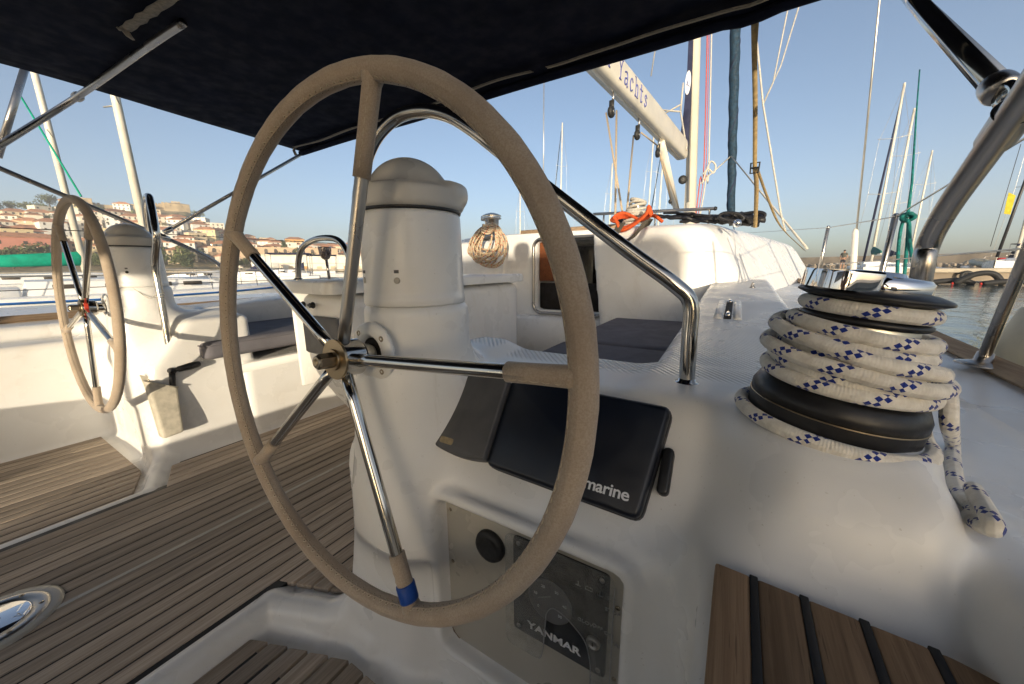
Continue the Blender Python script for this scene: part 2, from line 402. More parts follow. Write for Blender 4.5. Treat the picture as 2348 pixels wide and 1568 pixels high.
def outline_prism(pts, t, origin, ex, ey, bev=0.):
    """closed 2-D outline (counter-clockwise in ex,ey) with thickness t along ex x ey, small chamfer on the front"""
    p = np.asarray(pts, float); o = np.asarray(origin, float); ex, ey = np.asarray(ex, float), np.asarray(ey, float); ez = np.cross(ex, ey); n = len(p)
    d = np.roll(p, -1, 0)-np.roll(p, 1, 0); nn = np.stack([d[:,1], -d[:,0]], 1); nn /= np.linalg.norm(nn, axis=1)[:, None]+1e-12
    rings = [(p, 0)]
    if bev: rings += [(p, t-bev), (p-nn*bev*.35, t-bev*.35), (p-nn*bev, t)]
    else: rings += [(p, t)]
    V = np.concatenate([o+q[:, :1]*ex+q[:, 1:2]*ey+h*ez for q, h in rings]); m = len(rings)
    F = [(k*n+j, k*n+(j+1) % n, (k+1)*n+(j+1) % n, (k+1)*n+j) for k in range(m-1) for j in range(n)]
    F += [tuple(range(n))[::-1], tuple((m-1)*n+j for j in range(n))]
    return V, F, None
def rrect(w, h, r, n=5, x0=0., y0=0.):
    out = []
    for cx, cy, a in ((w/2-r, h/2-r, 0), (-w/2+r, h/2-r, 90), (-w/2+r, -h/2+r, 180), (w/2-r, -h/2+r, 270)):
        for t in np.linspace(0, 90, n): q = math.radians(a+t); out.append((x0+cx+r*math.cos(q), y0+cy+r*math.sin(q)))
    return out
def round_poly(pts, r, n=4):
    P = [A(p, float) for p in pts]; out = []
    for i in range(len(P)):
        a, b, c = P[i-1], P[i], P[(i+1) % len(P)]; u = (a-b)/np.linalg.norm(a-b); w = (c-b)/np.linalg.norm(c-b)
        d = min(r, np.linalg.norm(a-b)*.45, np.linalg.norm(c-b)*.45); p, q = b+u*d, b+w*d
        for t in np.linspace(0, 1, n): out.append((1-t)**2*p+2*t*(1-t)*b+t*t*q)
    return np.array(out)
def text(name, s, size, origin, ex, ey, mat, parent=None, bold=0., sx=1., shear=0., depth=.0006, align='LEFT', space=1.):
    cu = bpy.data.curves.new(name, 'FONT'); cu.body = s; cu.size = size; cu.offset = bold; cu.extrude = depth; cu.shear = shear; cu.align_x = align; cu.space_character = space
    t = bpy.data.objects.new('tmp', cu); me = bpy.data.meshes.new_from_object(t); bpy.data.objects.remove(t); bpy.data.curves.remove(cu)
    ex, ey, o = A(ex, float), A(ey, float), A(origin, float); ez = np.cross(ex, ey)
    n = len(me.vertices); co = np.empty(n*3, np.float32); me.vertices.foreach_get('co', co); co = co.reshape(-1, 3)
    v = o+co[:, :1]*sx*ex+co[:, 1:2]*ey+co[:, 2:3]*ez
    me.vertices.foreach_set('co', v.astype(np.float32).ravel()); me.update(); me.materials.clear(); me.materials.append(MATS[mat]); me.name = name
    return link(bpy.data.objects.new(name, me), parent)

# smooth moulded surfaces: signed distance fields polygonised with surface nets
def surface_nets(fn, xs, ys, zs):
    X, Y, Z = np.meshgrid(xs.astype(np.float32), ys.astype(np.float32), zs.astype(np.float32), indexing='ij', sparse=True)
    D = np.ascontiguousarray(np.broadcast_to(fn(X, Y, Z), (len(xs), len(ys), len(zs)))).astype(np.float32); s = D < 0
    cnt = np.zeros(tuple(n-1 for n in D.shape), np.int8)
    for i in (0,1):
        for j in (0,1):
            for k in (0,1): cnt += s[i:D.shape[0]-1+i, j:D.shape[1]-1+j, k:D.shape[2]-1+k]
    act = (cnt > 0) & (cnt < 8); I, J, K = np.nonzero(act); idx = np.full(act.shape, -1, np.int32); idx[I, J, K] = np.arange(len(I))
    G = [xs, ys, zs]; acc = np.zeros((len(I), 3)); num = np.zeros(len(I))
    for ax in range(3):
        o1, o2 = [a for a in range(3) if a != ax]
        for a in (0,1):
            for b in (0,1):
                p = [I, J, K]; p[o1] = p[o1]+a; p[o2] = p[o2]+b; q = list(p); q[ax] = q[ax]+1
                d0 = D[tuple(p)]; d1 = D[tuple(q)]; m = (d0 < 0) != (d1 < 0); t = np.where(m, d0/np.where(m, d0-d1, 1), 0)
                P = np.stack([G[c][p[c]] for c in range(3)], 1).astype(float); P[:, ax] += t*(G[ax][q[ax]]-G[ax][p[ax]])
                acc += P*m[:, None]; num += m
    V = acc/num[:, None]; F = []
    for ax in range(3):
        o1, o2 = [(1,2),(2,0),(0,1)][ax]
        sl0 = [slice(None)]*3; sl1 = [slice(None)]*3; sl0[ax] = slice(0, -1); sl1[ax] = slice(1, None)
        ch = s[tuple(sl0)] != s[tuple(sl1)]; e = list(np.nonzero(ch)); ok = np.ones(len(e[0]), bool)
        for o in (o1, o2): ok &= (e[o] > 0) & (e[o] < D.shape[o]-1)
        e = [c[ok] for c in e]; ins = s[tuple(e)]
        def cell(a, b): p = list(e); p[o1] = p[o1]-a; p[o2] = p[o2]-b; return idx[tuple(p)]
        q = np.stack([cell(1,1), cell(0,1), cell(0,0), cell(1,0)], 1); F.append(np.where(ins[:, None], q, q[:, ::-1]))
    return V, np.concatenate(F)
def sbox(x, y, z, lo, hi, r=.02):
    d = [np.abs(c-(a+b)/2)-((b-a)/2-r) for c, a, b in zip((x, y, z), lo, hi)]
    out = np.sqrt(np.maximum(d[0], 0)**2+np.maximum(d[1], 0)**2+np.maximum(d[2], 0)**2)
    return out+np.minimum(np.maximum(np.maximum(d[0], d[1]), d[2]), 0)-r
def smin(a, b, k): h = np.maximum(k-np.abs(a-b), 0)/k; return np.minimum(a, b)-h*h*k*.25
def smax(a, b, k): return -smin(-a, -b, k)
def scap(x, y, z, a, b, r):
    a, b = A(a, float), A(b, float); d = b-a; L = d@d
    t = np.clip(((x-a[0])*d[0]+(y-a[1])*d[1]+(z-a[2])*d[2])/L, 0, 1)
    return np.sqrt((x-a[0]-t*d[0])**2+(y-a[1]-t*d[1])**2+(z-a[2]-t*d[2])**2)-r
def sstep(x, a, b): t = np.clip((x-a)/(b-a), 0, 1); return t*t*(3-2*t)
# ================================================================ LARGE STRUCTURE: the yacht's cockpit moulding
XC = -1.557                                   # centreline of the boat
ZF, ZS = -.92, -.96                           # cockpit sole and the two helm wells
def console(x, y, z, engine=True):
    deckrise = .05*np.maximum(y-1.0, 0)
    zz = z-deckrise
    qy = .665-.125*sstep(x, -.03, .10)        # slope from coaming top to the aft face
    a = sbox(x, y, z, (-.82, .50, -1.3), (.22, .945, -.24), .03)
    pl = (-.786)*(y-qy)+.619*(z+.25)
    a = smax(a, pl, .032)
    xl = -.705-.165*np.clip((-.3-z)/.7, 0, 1)**1.3
    d = smax(smax(xl-x, x+.545, .05), smax(smax(.462-y, y-.94, .03), z+.215, .05), .07)
    neck = np.sqrt((x+.607)**2+(y-.585)**2)-(.114+.035*np.clip((-.16-z)/.34, 0, 1)**1.5)
    neck = smax(neck, smax(z+.074, -.6-z, .02), .02)
    run = smax(sbox(x, y, zz, (-.165, .50, -1.3), (.235, 5., -.24), .04), pl, .05)
    out = smin(smin(a, d, .05), run, .04)
    seat = sbox(x, y, z, (-.87, .86, -1.4), (-.05, 5., -.50), .03)
    out = smin(out, seat, .02)
    out = smin(out, neck, .075)
    shelf = sbox(x, y, z, (.0, -1.2, -1.3), (.40, .56, -.372), .03)
    lip = sbox(x, y, z, (.240, -1.2, -1.3), (.300, .64, -.300+0*x), .025)
    side = sbox(x, y, z-.09*np.maximum(x-.42, 0)-.03*np.maximum(y-1.2, 0), (.285, -1.2, -1.5), (1.2, 5., -.315), .02)
    out = smin(out, sbox(x, y, z-.03*np.maximum(y-1.2, 0), (.15, .66, -1.5), (.45, 5., -.322), .02), .05)
    out = smin(smin(smin(out, shelf, .07), lip, .03), side, .07)
    # winch plinth and the shallow dish round it
    pw = np.sqrt((x-.133)**2+(y-.673)**2)-(.116+.15*np.maximum(-.235-z, 0)); out = smin(out, smax(pw, z+.237, .012), .025)
    # sole: moulded lip round the helm well
    sole = sbox(x, y, z, (-2.4, -1.2, -1.3), (-1.05, 5., ZF-.02), .01)
    sole2 = sbox(x, y, z, (-1.2, .44, -1.3), (-.70, 5., ZF-.02), .01)
    well = sbox(x, y, z, (-1.2, -1.2, -1.4), (.1, .55, ZS-.012), .01)
    out = smin(out, smin(smin(sole, sole2, .005), well, .03), .05)
    lp = np.minimum(np.minimum(scap(x, y, z, (-1.046, -1.3, ZF-.02), (-1.046, .375, ZF-.02), .026 if engine else .016), scap(x, y, z, (-1.046, .375, ZF-.02), (-.87, .44, ZF-.02), .028 if engine else .022)), scap(x, y, z, (-.87, .44, ZF-.02), (-.78, .52, ZF-.0), .03))
    out = smin(out, lp, .06)
    if engine:
        dx = np.abs(x+.297)-.205; dz = np.abs(z+.66)-.20; r = .03
        d2 = np.sqrt(np.maximum(dx+r, 0)**2+np.maximum(dz+r, 0)**2)+np.minimum(np.maximum(dx+r, dz+r), 0)-r
        bead = np.sqrt(d2**2+(y-.497)**2)-.013; out = smin(out, bead, .012)
        out = smax(out, -smax(d2+.012, np.abs(y-.47)-.055, .012), .012)
    return out
def grid(a, b, h): return np.linspace(a, b, int(round((b-a)/h))+1)
ysn = np.concatenate([grid(-.42, 1.15, .0085), grid(1.15, 3.55, .024)[1:]])
V, F = surface_nets(console, grid(-1.30, .60, .0085), ysn, grid(-1.0, -.05, .0085))
keep = V[F].mean(1); ok = ~((keep[:, 0] < -1.285) | (keep[:, 2] < -.995)); F = F[ok]
kind(ob('helm_moulding', V, F, 'gelcoat_deck'), 'structure')
ysp = np.concatenate([grid(-1.2, 1.15, .015), grid(1.15, 3.55, .03)[1:]])
V, F = surface_nets(lambda x, y, z: console(x, y, z, False), grid(-1.32, .75, .0145), ysp, grid(-1.0, -.05, .0125))
V[:, 0] = 2*XC-V[:, 0]; F = F[:, ::-1]
kind(ob('port_moulding', V, F, 'gelcoat_deck'), 'structure')
kind(ob('sole_bed', *merge(box((-2.05, -1.2, ZF-.05), (-1.064, .53, ZF-.0025)), box((-2.25, .53, ZF-.05), (-.85, 3.7, ZF-.003)))[:2], 'caulk', smooth=False), 'structure')
for s in (0, 1):
    x0, x1 = (-1.02, -.02) if s == 0 else (2*XC+.02, 2*XC+1.02)
    kind(ob('helm_well_floor', *box((x0+.02, -1.2, ZS-.05), (x1-.02, .29, ZS+.0042))[:2], 'caulk', smooth=False), 'structure')

# teak planks, each a piece of its own
sole = kind(ob('cockpit_sole', *box((-2.2, -1.19, ZF-.08), (-.9, 3.6, ZF-.052))[:2], 'caulk', smooth=False), 'structure')
def plank(par, x0, x1, y0, y1, zt, mat='teak_grey'):
    (a, b), (c, d) = [q if isinstance(q, tuple) else (q, q) for q in (y0, y1)]
    P = round_poly([(x0, a), (x1, b), (x1, d), (x0, c)], .004, 3)
    v, f, _ = outline_prism(P, .014, (0, 0, zt-.014), (1,0,0), (0,1,0), .0018)
    return ob('plank', v, f, mat, par, smooth=True, sharp=30)
pw = .0545
xs = -1.53-13*pw
def lipy(x): return .40+(x+1.046)*(.44-.375)/(.176) if x > -1.09 else -1.18
while xs < -.83:
    x0, x1 = xs+.0036, xs+pw-.0036
    if x0 < -1.535 < x1: pass
    xm = (x0+x1)/2; xm_ = xm if xm > XC else 2*XC-xm
    if -1.10 < xm_ < -1.02 and False: pass
    if True:
        y0 = -1.18
        if xm_ > -1.075: y0 = .435+(xm_+1.046)*.37
        if y0 < 0 and xm_ > -1.078-.03: x0, x1 = (x0, min(x1, -1.079)) if xm > XC else (max(x0, 2*XC+1.079), x1)
        fy = lambda x: .435+((x if x > XC else 2*XC-x)+1.046)*.37
        if x1-x0 > .012: plank(sole, x0, x1, y0 if y0 < 0 else (fy(x0), fy(x1)), 3.3, ZF)
    xs += pw
ob('seam_strip', *box((-1.5375, -1.18, ZF-.013), (-1.5225, 3.3, ZF+.0012), .001)[:2], 'gelcoat_plate', sole, smooth=False)
for s in (0, 1):
    wb = [o for o in C.objects if o.name.startswith('helm_well_floor')][s]
    x = -1.005
    while x < -.05:
        a, b = (x, x+.056) if s == 0 else (2*XC-x-.056, 2*XC-x)
        xm = x+.028; yend = min(.42, .30+(xm+1.0)*.37)
        fy = lambda q: min(.40, .30+((q if s == 0 else 2*XC-q)+1.0)*.37)+(.02 if s else 0)
        plank(wb, a+.0042, b-.0042, -1.15, (fy(a), fy(b)), ZS+.006)
        x += .056
# round stainless deck plate on the seam
t = thing('deck_plate', 'round stainless inspection plate with star keyhole let into the teak sole', 'deck plate')
pc = A([-1.60, -.055, ZF])
ob('surround', *lathe([(.128, -.012), (.128, .002), (.118, .005), (.10, .005)], 40, pc)[:2], 'gelcoat_plate', t)
ob('ring', *lathe([(.104, 0), (.104, .006), (.098, .009), (.074, .009), (.072, .006)], 40, pc)[:2], 'stainless_dull', t)
pl = ob('lid', *lathe([(.0715, 0), (.0715, .0075), (.068, .009), (.001, .0095)], 40, pc)[:2], 'chrome', t)
P = [( (.020 if k % 2 else .012)*math.cos(k*math.pi/6), (.020 if k % 2 else .012)*math.sin(k*math.pi/6)) for k in range(12)]
ob('keyhole', *outline_prism(P, .0006, pc+A([0,0,.0096]), (1,0,0), (0,1,0))[:2], 'interior_dark', t, smooth=False)
for k in range(6):
    q = pc+A([.088*math.cos(k*1.047+.3), .088*math.sin(k*1.047+.3), .009]); ob('screw', *lathe([(.0055, 0), (.005, .0012), (.001, .0014)], 12, q)[:2], 'old_steel', t)

# ---------------------------------------------------------------- hull, side decks and coachroof of the yacht
def loft(sections):
    n = len(sections[0]); V = np.concatenate([np.asarray(s, float) for s in sections])
    F = [(k*n+j, k*n+j+1, (k+1)*n+j+1, (k+1)*n+j) for k in range(len(sections)-1) for j in range(n-1)]
    return V, F
st = [(-1.2,2.10),(0,2.16),(1.5,2.20),(3,2.24),(4.5,2.20),(6,2.02),(7.5,1.66),(9,1.12),(10.2,.55),(11,.06)]
secs = []
for Y, hb in st:
    zd = -.29+.03*max(Y-1.2, 0)
    secs.append([(XC-hb, Y, WATER-.3), (XC-hb-.0, Y, WATER+.5), (XC-hb, Y, zd-.01), (XC-hb+.02, Y, zd), (XC-hb*.5, Y, zd+.0), (XC, Y, zd), (XC+hb*.5, Y, zd), (XC+hb-.02, Y, zd), (XC+hb, Y, zd-.01), (XC+hb, Y, WATER+.5), (XC+hb, Y, WATER-.3)])
fw = [s for s in secs if s[0][1] >= 7.5]
V, F = loft(fw); kind(ob('foredeck', V, F, 'gelcoat', smooth=False), 'structure')
for s in (-1, 1):
    ss = [[(XC+s*hb, Y, WATER-.3), (XC+s*hb, Y, WATER+.5), (XC+s*hb, Y, -.30+.03*max(Y-1.2, 0)), (XC+s*(hb-(.35 if Y < 2.9 else .80)), Y, -.305+.03*max(Y-1.2, 0)-(.02 if Y<3 else 0))] for Y, hb in st if Y <= 7.6]
    V, F = loft(ss if s > 0 else [a[::-1] for a in ss]); kind(ob('topside', V, F, 'gelcoat', smooth=False), 'structure')
# transom seats either side of the open stern
for a, b in ((XC-2.08, XC-.55), (XC+.62, XC+2.08)):
    kind(ob('transom', *box((a, -2.45, WATER+.2), (b, -1.2, -.50), .04)[:2], 'gelcoat'), 'structure')
kind(ob('stern_sole', *box((XC-.55, -2.45, WATER+.2), (XC+.62, -1.19, ZF-.03), .01)[:2], 'teak_grey'), 'structure')

def roof(x, y, z):
    ax = np.abs(x-XC)
    top = .365-.030*np.maximum(ax-.5, 0)**2-.02*np.maximum(y-4.5, 0)
    side = .72*(ax-(1.36+.30*np.clip(y-3.35, 0, 2.4)-.25*np.maximum(y-6.2, 0)+(.30-z)*.62))
    body = smax(smax(side, z-top, .10), smax(3.55-y, y-8.5, .1), .05)
    # starboard and port wings that come aft of the companionway bulkhead
    yw = 3.16+.10*np.maximum(ax-.9, 0)**2*3+.10*(z-.2)
    wing = smax(smax(side, z-(.335-.05*np.maximum(3.5-y,0)), .10), smax(yw-y, y-3.9, .02), .13)
    wing = smax(wing, (.43+.16*(.35-z))-ax, .03)
    o = np.where(x > XC, smin(body, wing, .03), body)
    # port shelf for its winch
    pwg = smax(smax(side, z-.30, .06), smax(3.42-y, y-4., .02), .08); pwg = smax(pwg, .72-ax, .05); o = np.where(x < XC, smin(o, pwg, .04), o)
    # companionway opening
    op = sbox(x, y, z, (XC-.30, 3.0, -.46), (XC+.46, 5.2, .27), .05)
    return smax(o, -op, .015)
V, F = surface_nets(roof, grid(-4.3, 1.15, .03), np.concatenate([grid(3.0, 4.4, .028), grid(4.4, 6.6, .04)[1:], grid(6.6, 8.6, .1)[1:]]), grid(-.62, .48, .026))
kind(ob('coachroof', V, F, 'gelcoat'), 'structure')
kind(ob('bridge_deck', *box((-2.3, 3.40, -1.0), (-.8, 3.75, -.52), .03)[:2], 'gelcoat'), 'structure')
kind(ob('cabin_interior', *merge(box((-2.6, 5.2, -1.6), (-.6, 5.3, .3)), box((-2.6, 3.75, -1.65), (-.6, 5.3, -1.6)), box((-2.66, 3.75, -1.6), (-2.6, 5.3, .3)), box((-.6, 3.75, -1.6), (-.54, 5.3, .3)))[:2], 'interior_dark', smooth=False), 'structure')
# toe rails
for s in (-1, 1):
    t = thing('toe_rail', ('teak toe rail along the starboard deck edge beside the winch' if s > 0 else 'teak toe rail along the port deck edge behind the far wheel'), 'toe rail', group='toe rails')
    pp = spline([(XC+s*(hb-.015), Y, -.30+.03*max(Y-1.2, 0)+.012) for Y, hb in st], 5)
    V, F, _ = tube(pp, .030, 4, up=(0,0,1)); ob('rail', V, F, 'teak_rail', t, smooth=False)

def moulding_hit(px, py, off=.0):
    """first point of the near moulding on a sight line, lifted off it by off along the surface normal"""
    d = ray(px, py); d = d/np.linalg.norm(d); ts = np.arange(.25, 3., .002); P = ts[:, None]*d
    v = console(P[:, 0], P[:, 1], P[:, 2]); i = np.argmax(v < 0); p = P[i]
    g = lambda q: float(console(*[np.array([c]) for c in q])[0]); e = 2e-3
    n = A([g(p+A([e,0,0]))-g(p-A([e,0,0])), g(p+A([0,e,0]))-g(p-A([0,e,0])), g(p+A([0,0,e]))-g(p-A([0,0,e]))]); n /= np.linalg.norm(n)
    return p+n*off
# ================================================================ HELM FITTINGS
RW = .47; TILT = .068
def wheel(c, phase, splay, label, sb):
    t = thing('steering_wheel', label, 'steering wheel', tuple(c), 0, 'pair of suede covered steering wheels')
    a = A([math.cos(splay), math.sin(splay), 0]); n = A([-math.sin(splay), math.cos(splay), 0]); b = A([0,0,1])*math.cos(TILT)+n*math.sin(TILT); ax = np.cross(b, a)   # ax points forward
    ax = -ax if ax[1] < 0 else ax
    P = lambda th, r=RW, h=0.: r*(math.sin(th)*a+math.cos(th)*b)+h*ax
    ths = np.linspace(0, 2*np.pi, 160, endpoint=False)
    rt = .0172
    rr = rt*(1+.012*np.sin(ths*37+1)+.012*np.sin(ths*61))
    V, F, U = tube([P(q) for q in ths], rr, 20, closed=True); rim = ob('rim', V, F, 'suede', t, uv=U)
    # raised seam where the hide is sewn together on the inside, with its cross stitches
    def on(th, al): return P(th, RW-rt*1.0*math.cos(al), -rt*1.0*math.sin(al))
    sv = []
    V, F, U = tube([on(q, .42) for q in ths], .0016, 6, closed=True); ob('seam', V, F, 'suede', rim)
    n_st = 330; zz = []
    for k in range(n_st):
        th = 2*np.pi*k/n_st; zz.append(on(th, .42+(.24 if k % 2 else -.24))*1.0)
    zz = np.array(zz); sc = [on(2*np.pi*k/n_st, .42) for k in range(n_st)]
    V, F, U = tube(zz+(-.0014)*ax, .00105, 5, closed=True); ob('stitching', V, F, 'thread', rim)
    holes = [lathe([(.0012, 0), (.0008, .0006)], 6, on(2*np.pi*k/n_st, .42+(.2 if k % 2 else -.2))*1.0, -P(2*np.pi*k/n_st, 1.)*math.cos(.42)-ax*math.sin(.42)) for k in range(n_st)]
    kind(ob('needle_hole', *merge(*holes)[:2], 'dark_thread', rim, smooth=False), 'stuff')
    for k in range(5):
        th = phase+k*2*np.pi/5
        p0, p1 = P(th, .03, .0), P(th, RW-.008, 0)
        sp = ob('spoke', *tube([p0+(p1-p0)*q for q in np.linspace(0, 1, 9)], .0108, 20)[:2], 'stainless' if not (k == 0 and sb) else 'stainless_dull', t)
        L = .155 if k == 0 else .105
        if sb is False: L = .10
        q0 = P(th, RW-L, 0); V, F, _ = tube([q0, q0+(P(th, RW-.03)-q0)*.5, P(th, RW-.02), P(th, RW-.008)], [.0140, .0138, .0144, .0175], 18)
        sl = ob('sleeve', V, F, 'suede', sp)
        kk = max(6, int(L/.009)); V, F, _ = tube([P(th, RW-.02-L*.85*i/kk, 0)+.0142*(-ax*.8+ (.6 if i % 2 else .45)*P(th+np.pi/2, 1.)) for i in range(kk)], .0007, 4); ob('stitching', V, F, 'thread', sl)
        if sb and k == 2:
            V, F, _ = lathe([(.0160, 0), (.0168, .003), (.0165, .026), (.0158, .030)], 16, P(th, RW-.052, 0), P(th, 1.)); ob('tape', V, F, 'blue_tape', sp)
    hub = ob('hub', *lathe([(.034, -.012), (.0345, -.010), (.0345, .030), (.030, .036), (.022, .037), (.022, .060)], 36, (0,0,0), ax)[:2], 'stainless', t, sharp=35)
    ob('hub_disc', *lathe([(.0365, -.0155), (.0372, -.0145), (.0372, -.0115), (.034, -.011)], 36, (0,0,0), ax)[:2], 'bronze_disc', hub, sharp=35)
    ob('washer', *lathe([(.019, -.0195), (.0195, -.0185), (.0195, -.0150), (.018, -.0145)], 28, (0,0,0), ax)[:2], 'bronze_disc', hub, sharp=35)
    ob('axle_nut', *lathe([(.0125, -.047), (.0142, -.0445), (.0145, -.020)], 6, (0,0,0), ax)[:2], 'old_steel', hub, smooth=False)
    ob('axle_nut', *lathe([(.0068, -.0495), (.0105, -.0490), (.0118, -.0465), (.012, -.044)], 20, (0,0,0), ax)[:2], 'old_steel', hub, sharp=40)
    ob('axle', *lathe([(.0045, -.0498), (.0058, -.0503), (.0064, -.0497)], 16, (0,0,0), ax)[:2], 'bronze_disc', hub, sharp=40)
    if not sb: ob('tape', *lathe([(.0352, -.008), (.0356, -.006), (.0356, .004), (.0352, .006)], 30, (0,0,0), ax)[:2], 'red_tape', hub)
    return t
wheel(A([-.607, .389, -.162]), .238, -.011, 'large near steering wheel covered in tan suede with stainless spokes', True)
wheel(A([-2.507, .389, -.162]), .639, .011, 'far suede steering wheel half in sunlight on the port side', False)

def mirror(P): P = np.array(P, float); P[..., 0] = 2*XC-P[..., 0]; return P
def flange(s, label):
    X0 = -.607 if s == 0 else -2.507
    t = thing('shaft_flange', label, 'shaft flange', (X0, .462, -.163), group='wheel shaft flanges')
    ob('plate', *lathe([(.060, 0), (.060, -.006), (.057, -.010), (.040, -.013), (.034, -.012), (.029, -.004), (.0285, .0)], 40, (0,0,0), (0,1,0))[:2], 'gelcoat_bright', t)
    ob('seal', *lathe([(.0285, -.003), (.0285, -.0045), (.018, -.005)], 28, (0,0,0), (0,1,0))[:2], 'interior_dark', t)
    for k in range(4):
        q = math.radians(40+90*k); ob('bolt', *lathe([(.006, -.0112), (.006, -.0125), (.003, -.0128), (.002, -.0108)], 8, (.047*math.cos(q), -.0, .047*math.sin(q)), (0,1,0))[:2], 'old_steel', t)
flange(0, 'white round shaft flange with bolts behind the near wheel hub'); flange(1, 'white round shaft flange with bolts behind the far wheel hub')

def binnacle(s, label):
    c = A([-.607 if s == 0 else -2.507, .582, 0]); t = thing('compass_binnacle', label, 'compass binnacle', tuple(c+A([0,0,-.075])), group='compass binnacles')
    z0 = .075
    ob('body', *lathe([(.1065, 0), (.1085, .004), (.1085, .018), (.1068, .021), (.1065, .03), (.1062, .10), (.1045, .178), (.102, .186)], 56)[:2], 'gelcoat', t)
    ob('band', *lathe([(.1055, .1862), (.1062, .188), (.1062, .194), (.104, .196)], 56)[:2], 'black_plastic', t)
    # domed cover, with the hooded bulge on its forward side
    def cover(x, y, z):
        r = np.sqrt(x*x+y*y); skirt = smax(r-.1115, np.abs(z-.212)-.022, .012)
        dome = np.sqrt(x*x+(y*.98)**2+((z-.214)*1.03)**2)-.0865; dome = smax(dome, .2-z, .01)
        o = smin(skirt, dome, .022); sg = 1. if s == 0 else -1.
        hood = sbox(x*sg, y, z, (.010, .00, .205), (.112, .09, .248), .020); hood = smax(hood, r-.124, .02)
        return smin(o, hood, .012)
    V, F = surface_nets(cover, grid(-.135, .135, .0042), grid(-.135, .135, .0042), grid(.18, .33, .0042))
    ob('cover', V, F, 'grey_gel', t)
    for k, q in enumerate((math.radians(-62), math.radians(-112), math.radians(-160)) if s == 0 else (math.radians(-30), math.radians(-62))):
        r = .1068; p = A([r*math.cos(q), r*math.sin(q), .052 if s == 0 else .07])
        ob('plug', *lathe([(.0062, -.001), (.0062, .0012), (.004, .0016)], 14, p, A([math.cos(q), math.sin(q), 0]))[:2], 'gelcoat_plate' if s == 0 else 'interior_dark', t)
        ob('maker_label', *box((-.0045, -.001, -.003), (.0045, .0012, .003), 0, np.stack([A([-math.sin(q), math.cos(q), 0]), A([math.cos(q), math.sin(q), 0]), A([0,0,1])], 1), p+A([0,0,.017]))[:2], 'grey_panel', t, smooth=False)
gelcoat('grey_gel', base=(.56,.545,.51))
binnacle(0, 'white compass binnacle with domed cover behind the near wheel'); binnacle(1, 'white compass binnacle with domed cover behind the far wheel')

# stainless grab rails arched over the binnacles
gp = [PY(1573, 884, .78), PY(1580, 775, .78), PY(1582, 695, .78), PY(1545, 652, .772), PY(1440, 575, .76), PY(1280, 452, .73), PY(1150, 350, .70), PY(1075, 292, .685), PY(1020, 262, .675), PY(960, 254, .665), PY(905, 272, .655), PY(860, 320, .64), PY(834, 390, .63), PY(822, 480, .62), (-.768, .612, .02), (-.775, .606, -.15), (-.785, .60, -.33), (-.792, .597, -.455)]
def grab(s, label):
    P = np.array([np.asarray(p, float) for p in gp]); P = P if s == 0 else mirror(P)
    if s: P[11:] += A([[.0,0,.0]]); 
    t = thing('grab_rail', label, 'grab rail', tuple(P[0]), group='grab rails over the binnacles'); Q = spline(P-P[0], 8)
    ob('tube', *tube(Q, .0148, 24)[:2], 'stainless', t)
    ob('foot', *lathe([(.030, -.002), (.030, .003), (.026, .007), (.0165, .010), (.0155, .016)], 32)[:2], 'stainless', t)
    e = Q[-1]; ob('foot', *lathe([(.021, -.004), (.021, .004), (.016, .008)], 24, e, (1 if s == 0 else -1, 0, 0))[:2], 'stainless', t)
grab(0, 'stainless grab rail arching over the near binnacle down to the coaming'); grab(1, 'stainless grab rail arching over the far binnacle')
# twine tied on the far rail
P = mirror(spline(np.array([np.asarray(p, float) for p in gp]), 8)); k = np.argmin(np.abs(P[110:, 2]+.135))+110; q = P[k]
th = np.linspace(0, 5*np.pi, 50)
tw = np.array([q+.0165*A([math.cos(a), math.sin(a), 0])+A([0,0,-.004+.002*a]) for a in th]); tw = np.concatenate([tw, spline([tw[-1], q+A([-.03,-.03,.0]), q+A([-.06,-.06,.035]), q+A([-.075,-.07,.05])], 6)])
tag(ob('twine', *tube(tw, .0016, 5)[:2], 'white_rope'), 'thin white twine tied round the far grab rail', 'twine')

# chart plotter under its cover, on the sloping face of the near console
tl, tr, br, bl = PZ(1180, 868, -.236), PZ(1541, 935, -.236), PY(1466, 1196, .517), PY(1114, 1066, .517)
ex = A([1., 0, 0]); ey = ((tl+tr)/2-(bl+br)/2); ey[0] = 0; ey /= np.linalg.norm(ey); ez = np.cross(ex, ey)
o0 = (tl+tr+br+bl)/4; to2 = lambda p: (float((p-o0)@ex), float((p-o0)@ey))
t = thing('chart_plotter', 'chart plotter under a black cover on the near console', 'chart plotter', tuple(o0))
pts = round_poly([to2(p) for p in (bl, br, tr, tl)], .016, 5)
ob('cover', *outline_prism(pts, .034, -ez*.022, ex, ey, .008)[:2], 'cover_navy', t, sharp=50)
edge = round_poly([A(p)*1.012 for p in [to2(p) for p in (bl, br, tr, tl)]], .018, 5)
ob('skirt', *outline_prism(edge, .018, -ez*.022, ex, ey, .003)[:2], 'black_plastic', t, sharp=50)
w_, h_ = np.ptp(pts[:, 0]), np.ptp(pts[:, 1]); xr = pts[:, 0].max()
lug = rrect(.018, .075, .008, 4, xr+.006, -.012); ob('lug', *outline_prism(lug, .02, -ez*.022, ex, ey, .004)[:2], 'black_plastic', t, sharp=50)
lg = to2(PY(1340, 1136, .53)); 
tx0 = PY(1455, 1150, .515); a2 = to2(tx0)
txt = text('lettering', 'marine', .0262, ez*.0128+ex*(a2[0]-.010)+ey*(a2[1]-.002), ex, ey, 'letter_white', t, bold=.0004, sx=1.06, align='RIGHT', space=.96)
text('lettering', 'Ray', .0262, ez*.0128+ex*(a2[0]-.010-.0805)+ey*(a2[1]-.002), ex, ey, 'letter_white', t, bold=.0004, sx=1.06, align='RIGHT', space=.96)
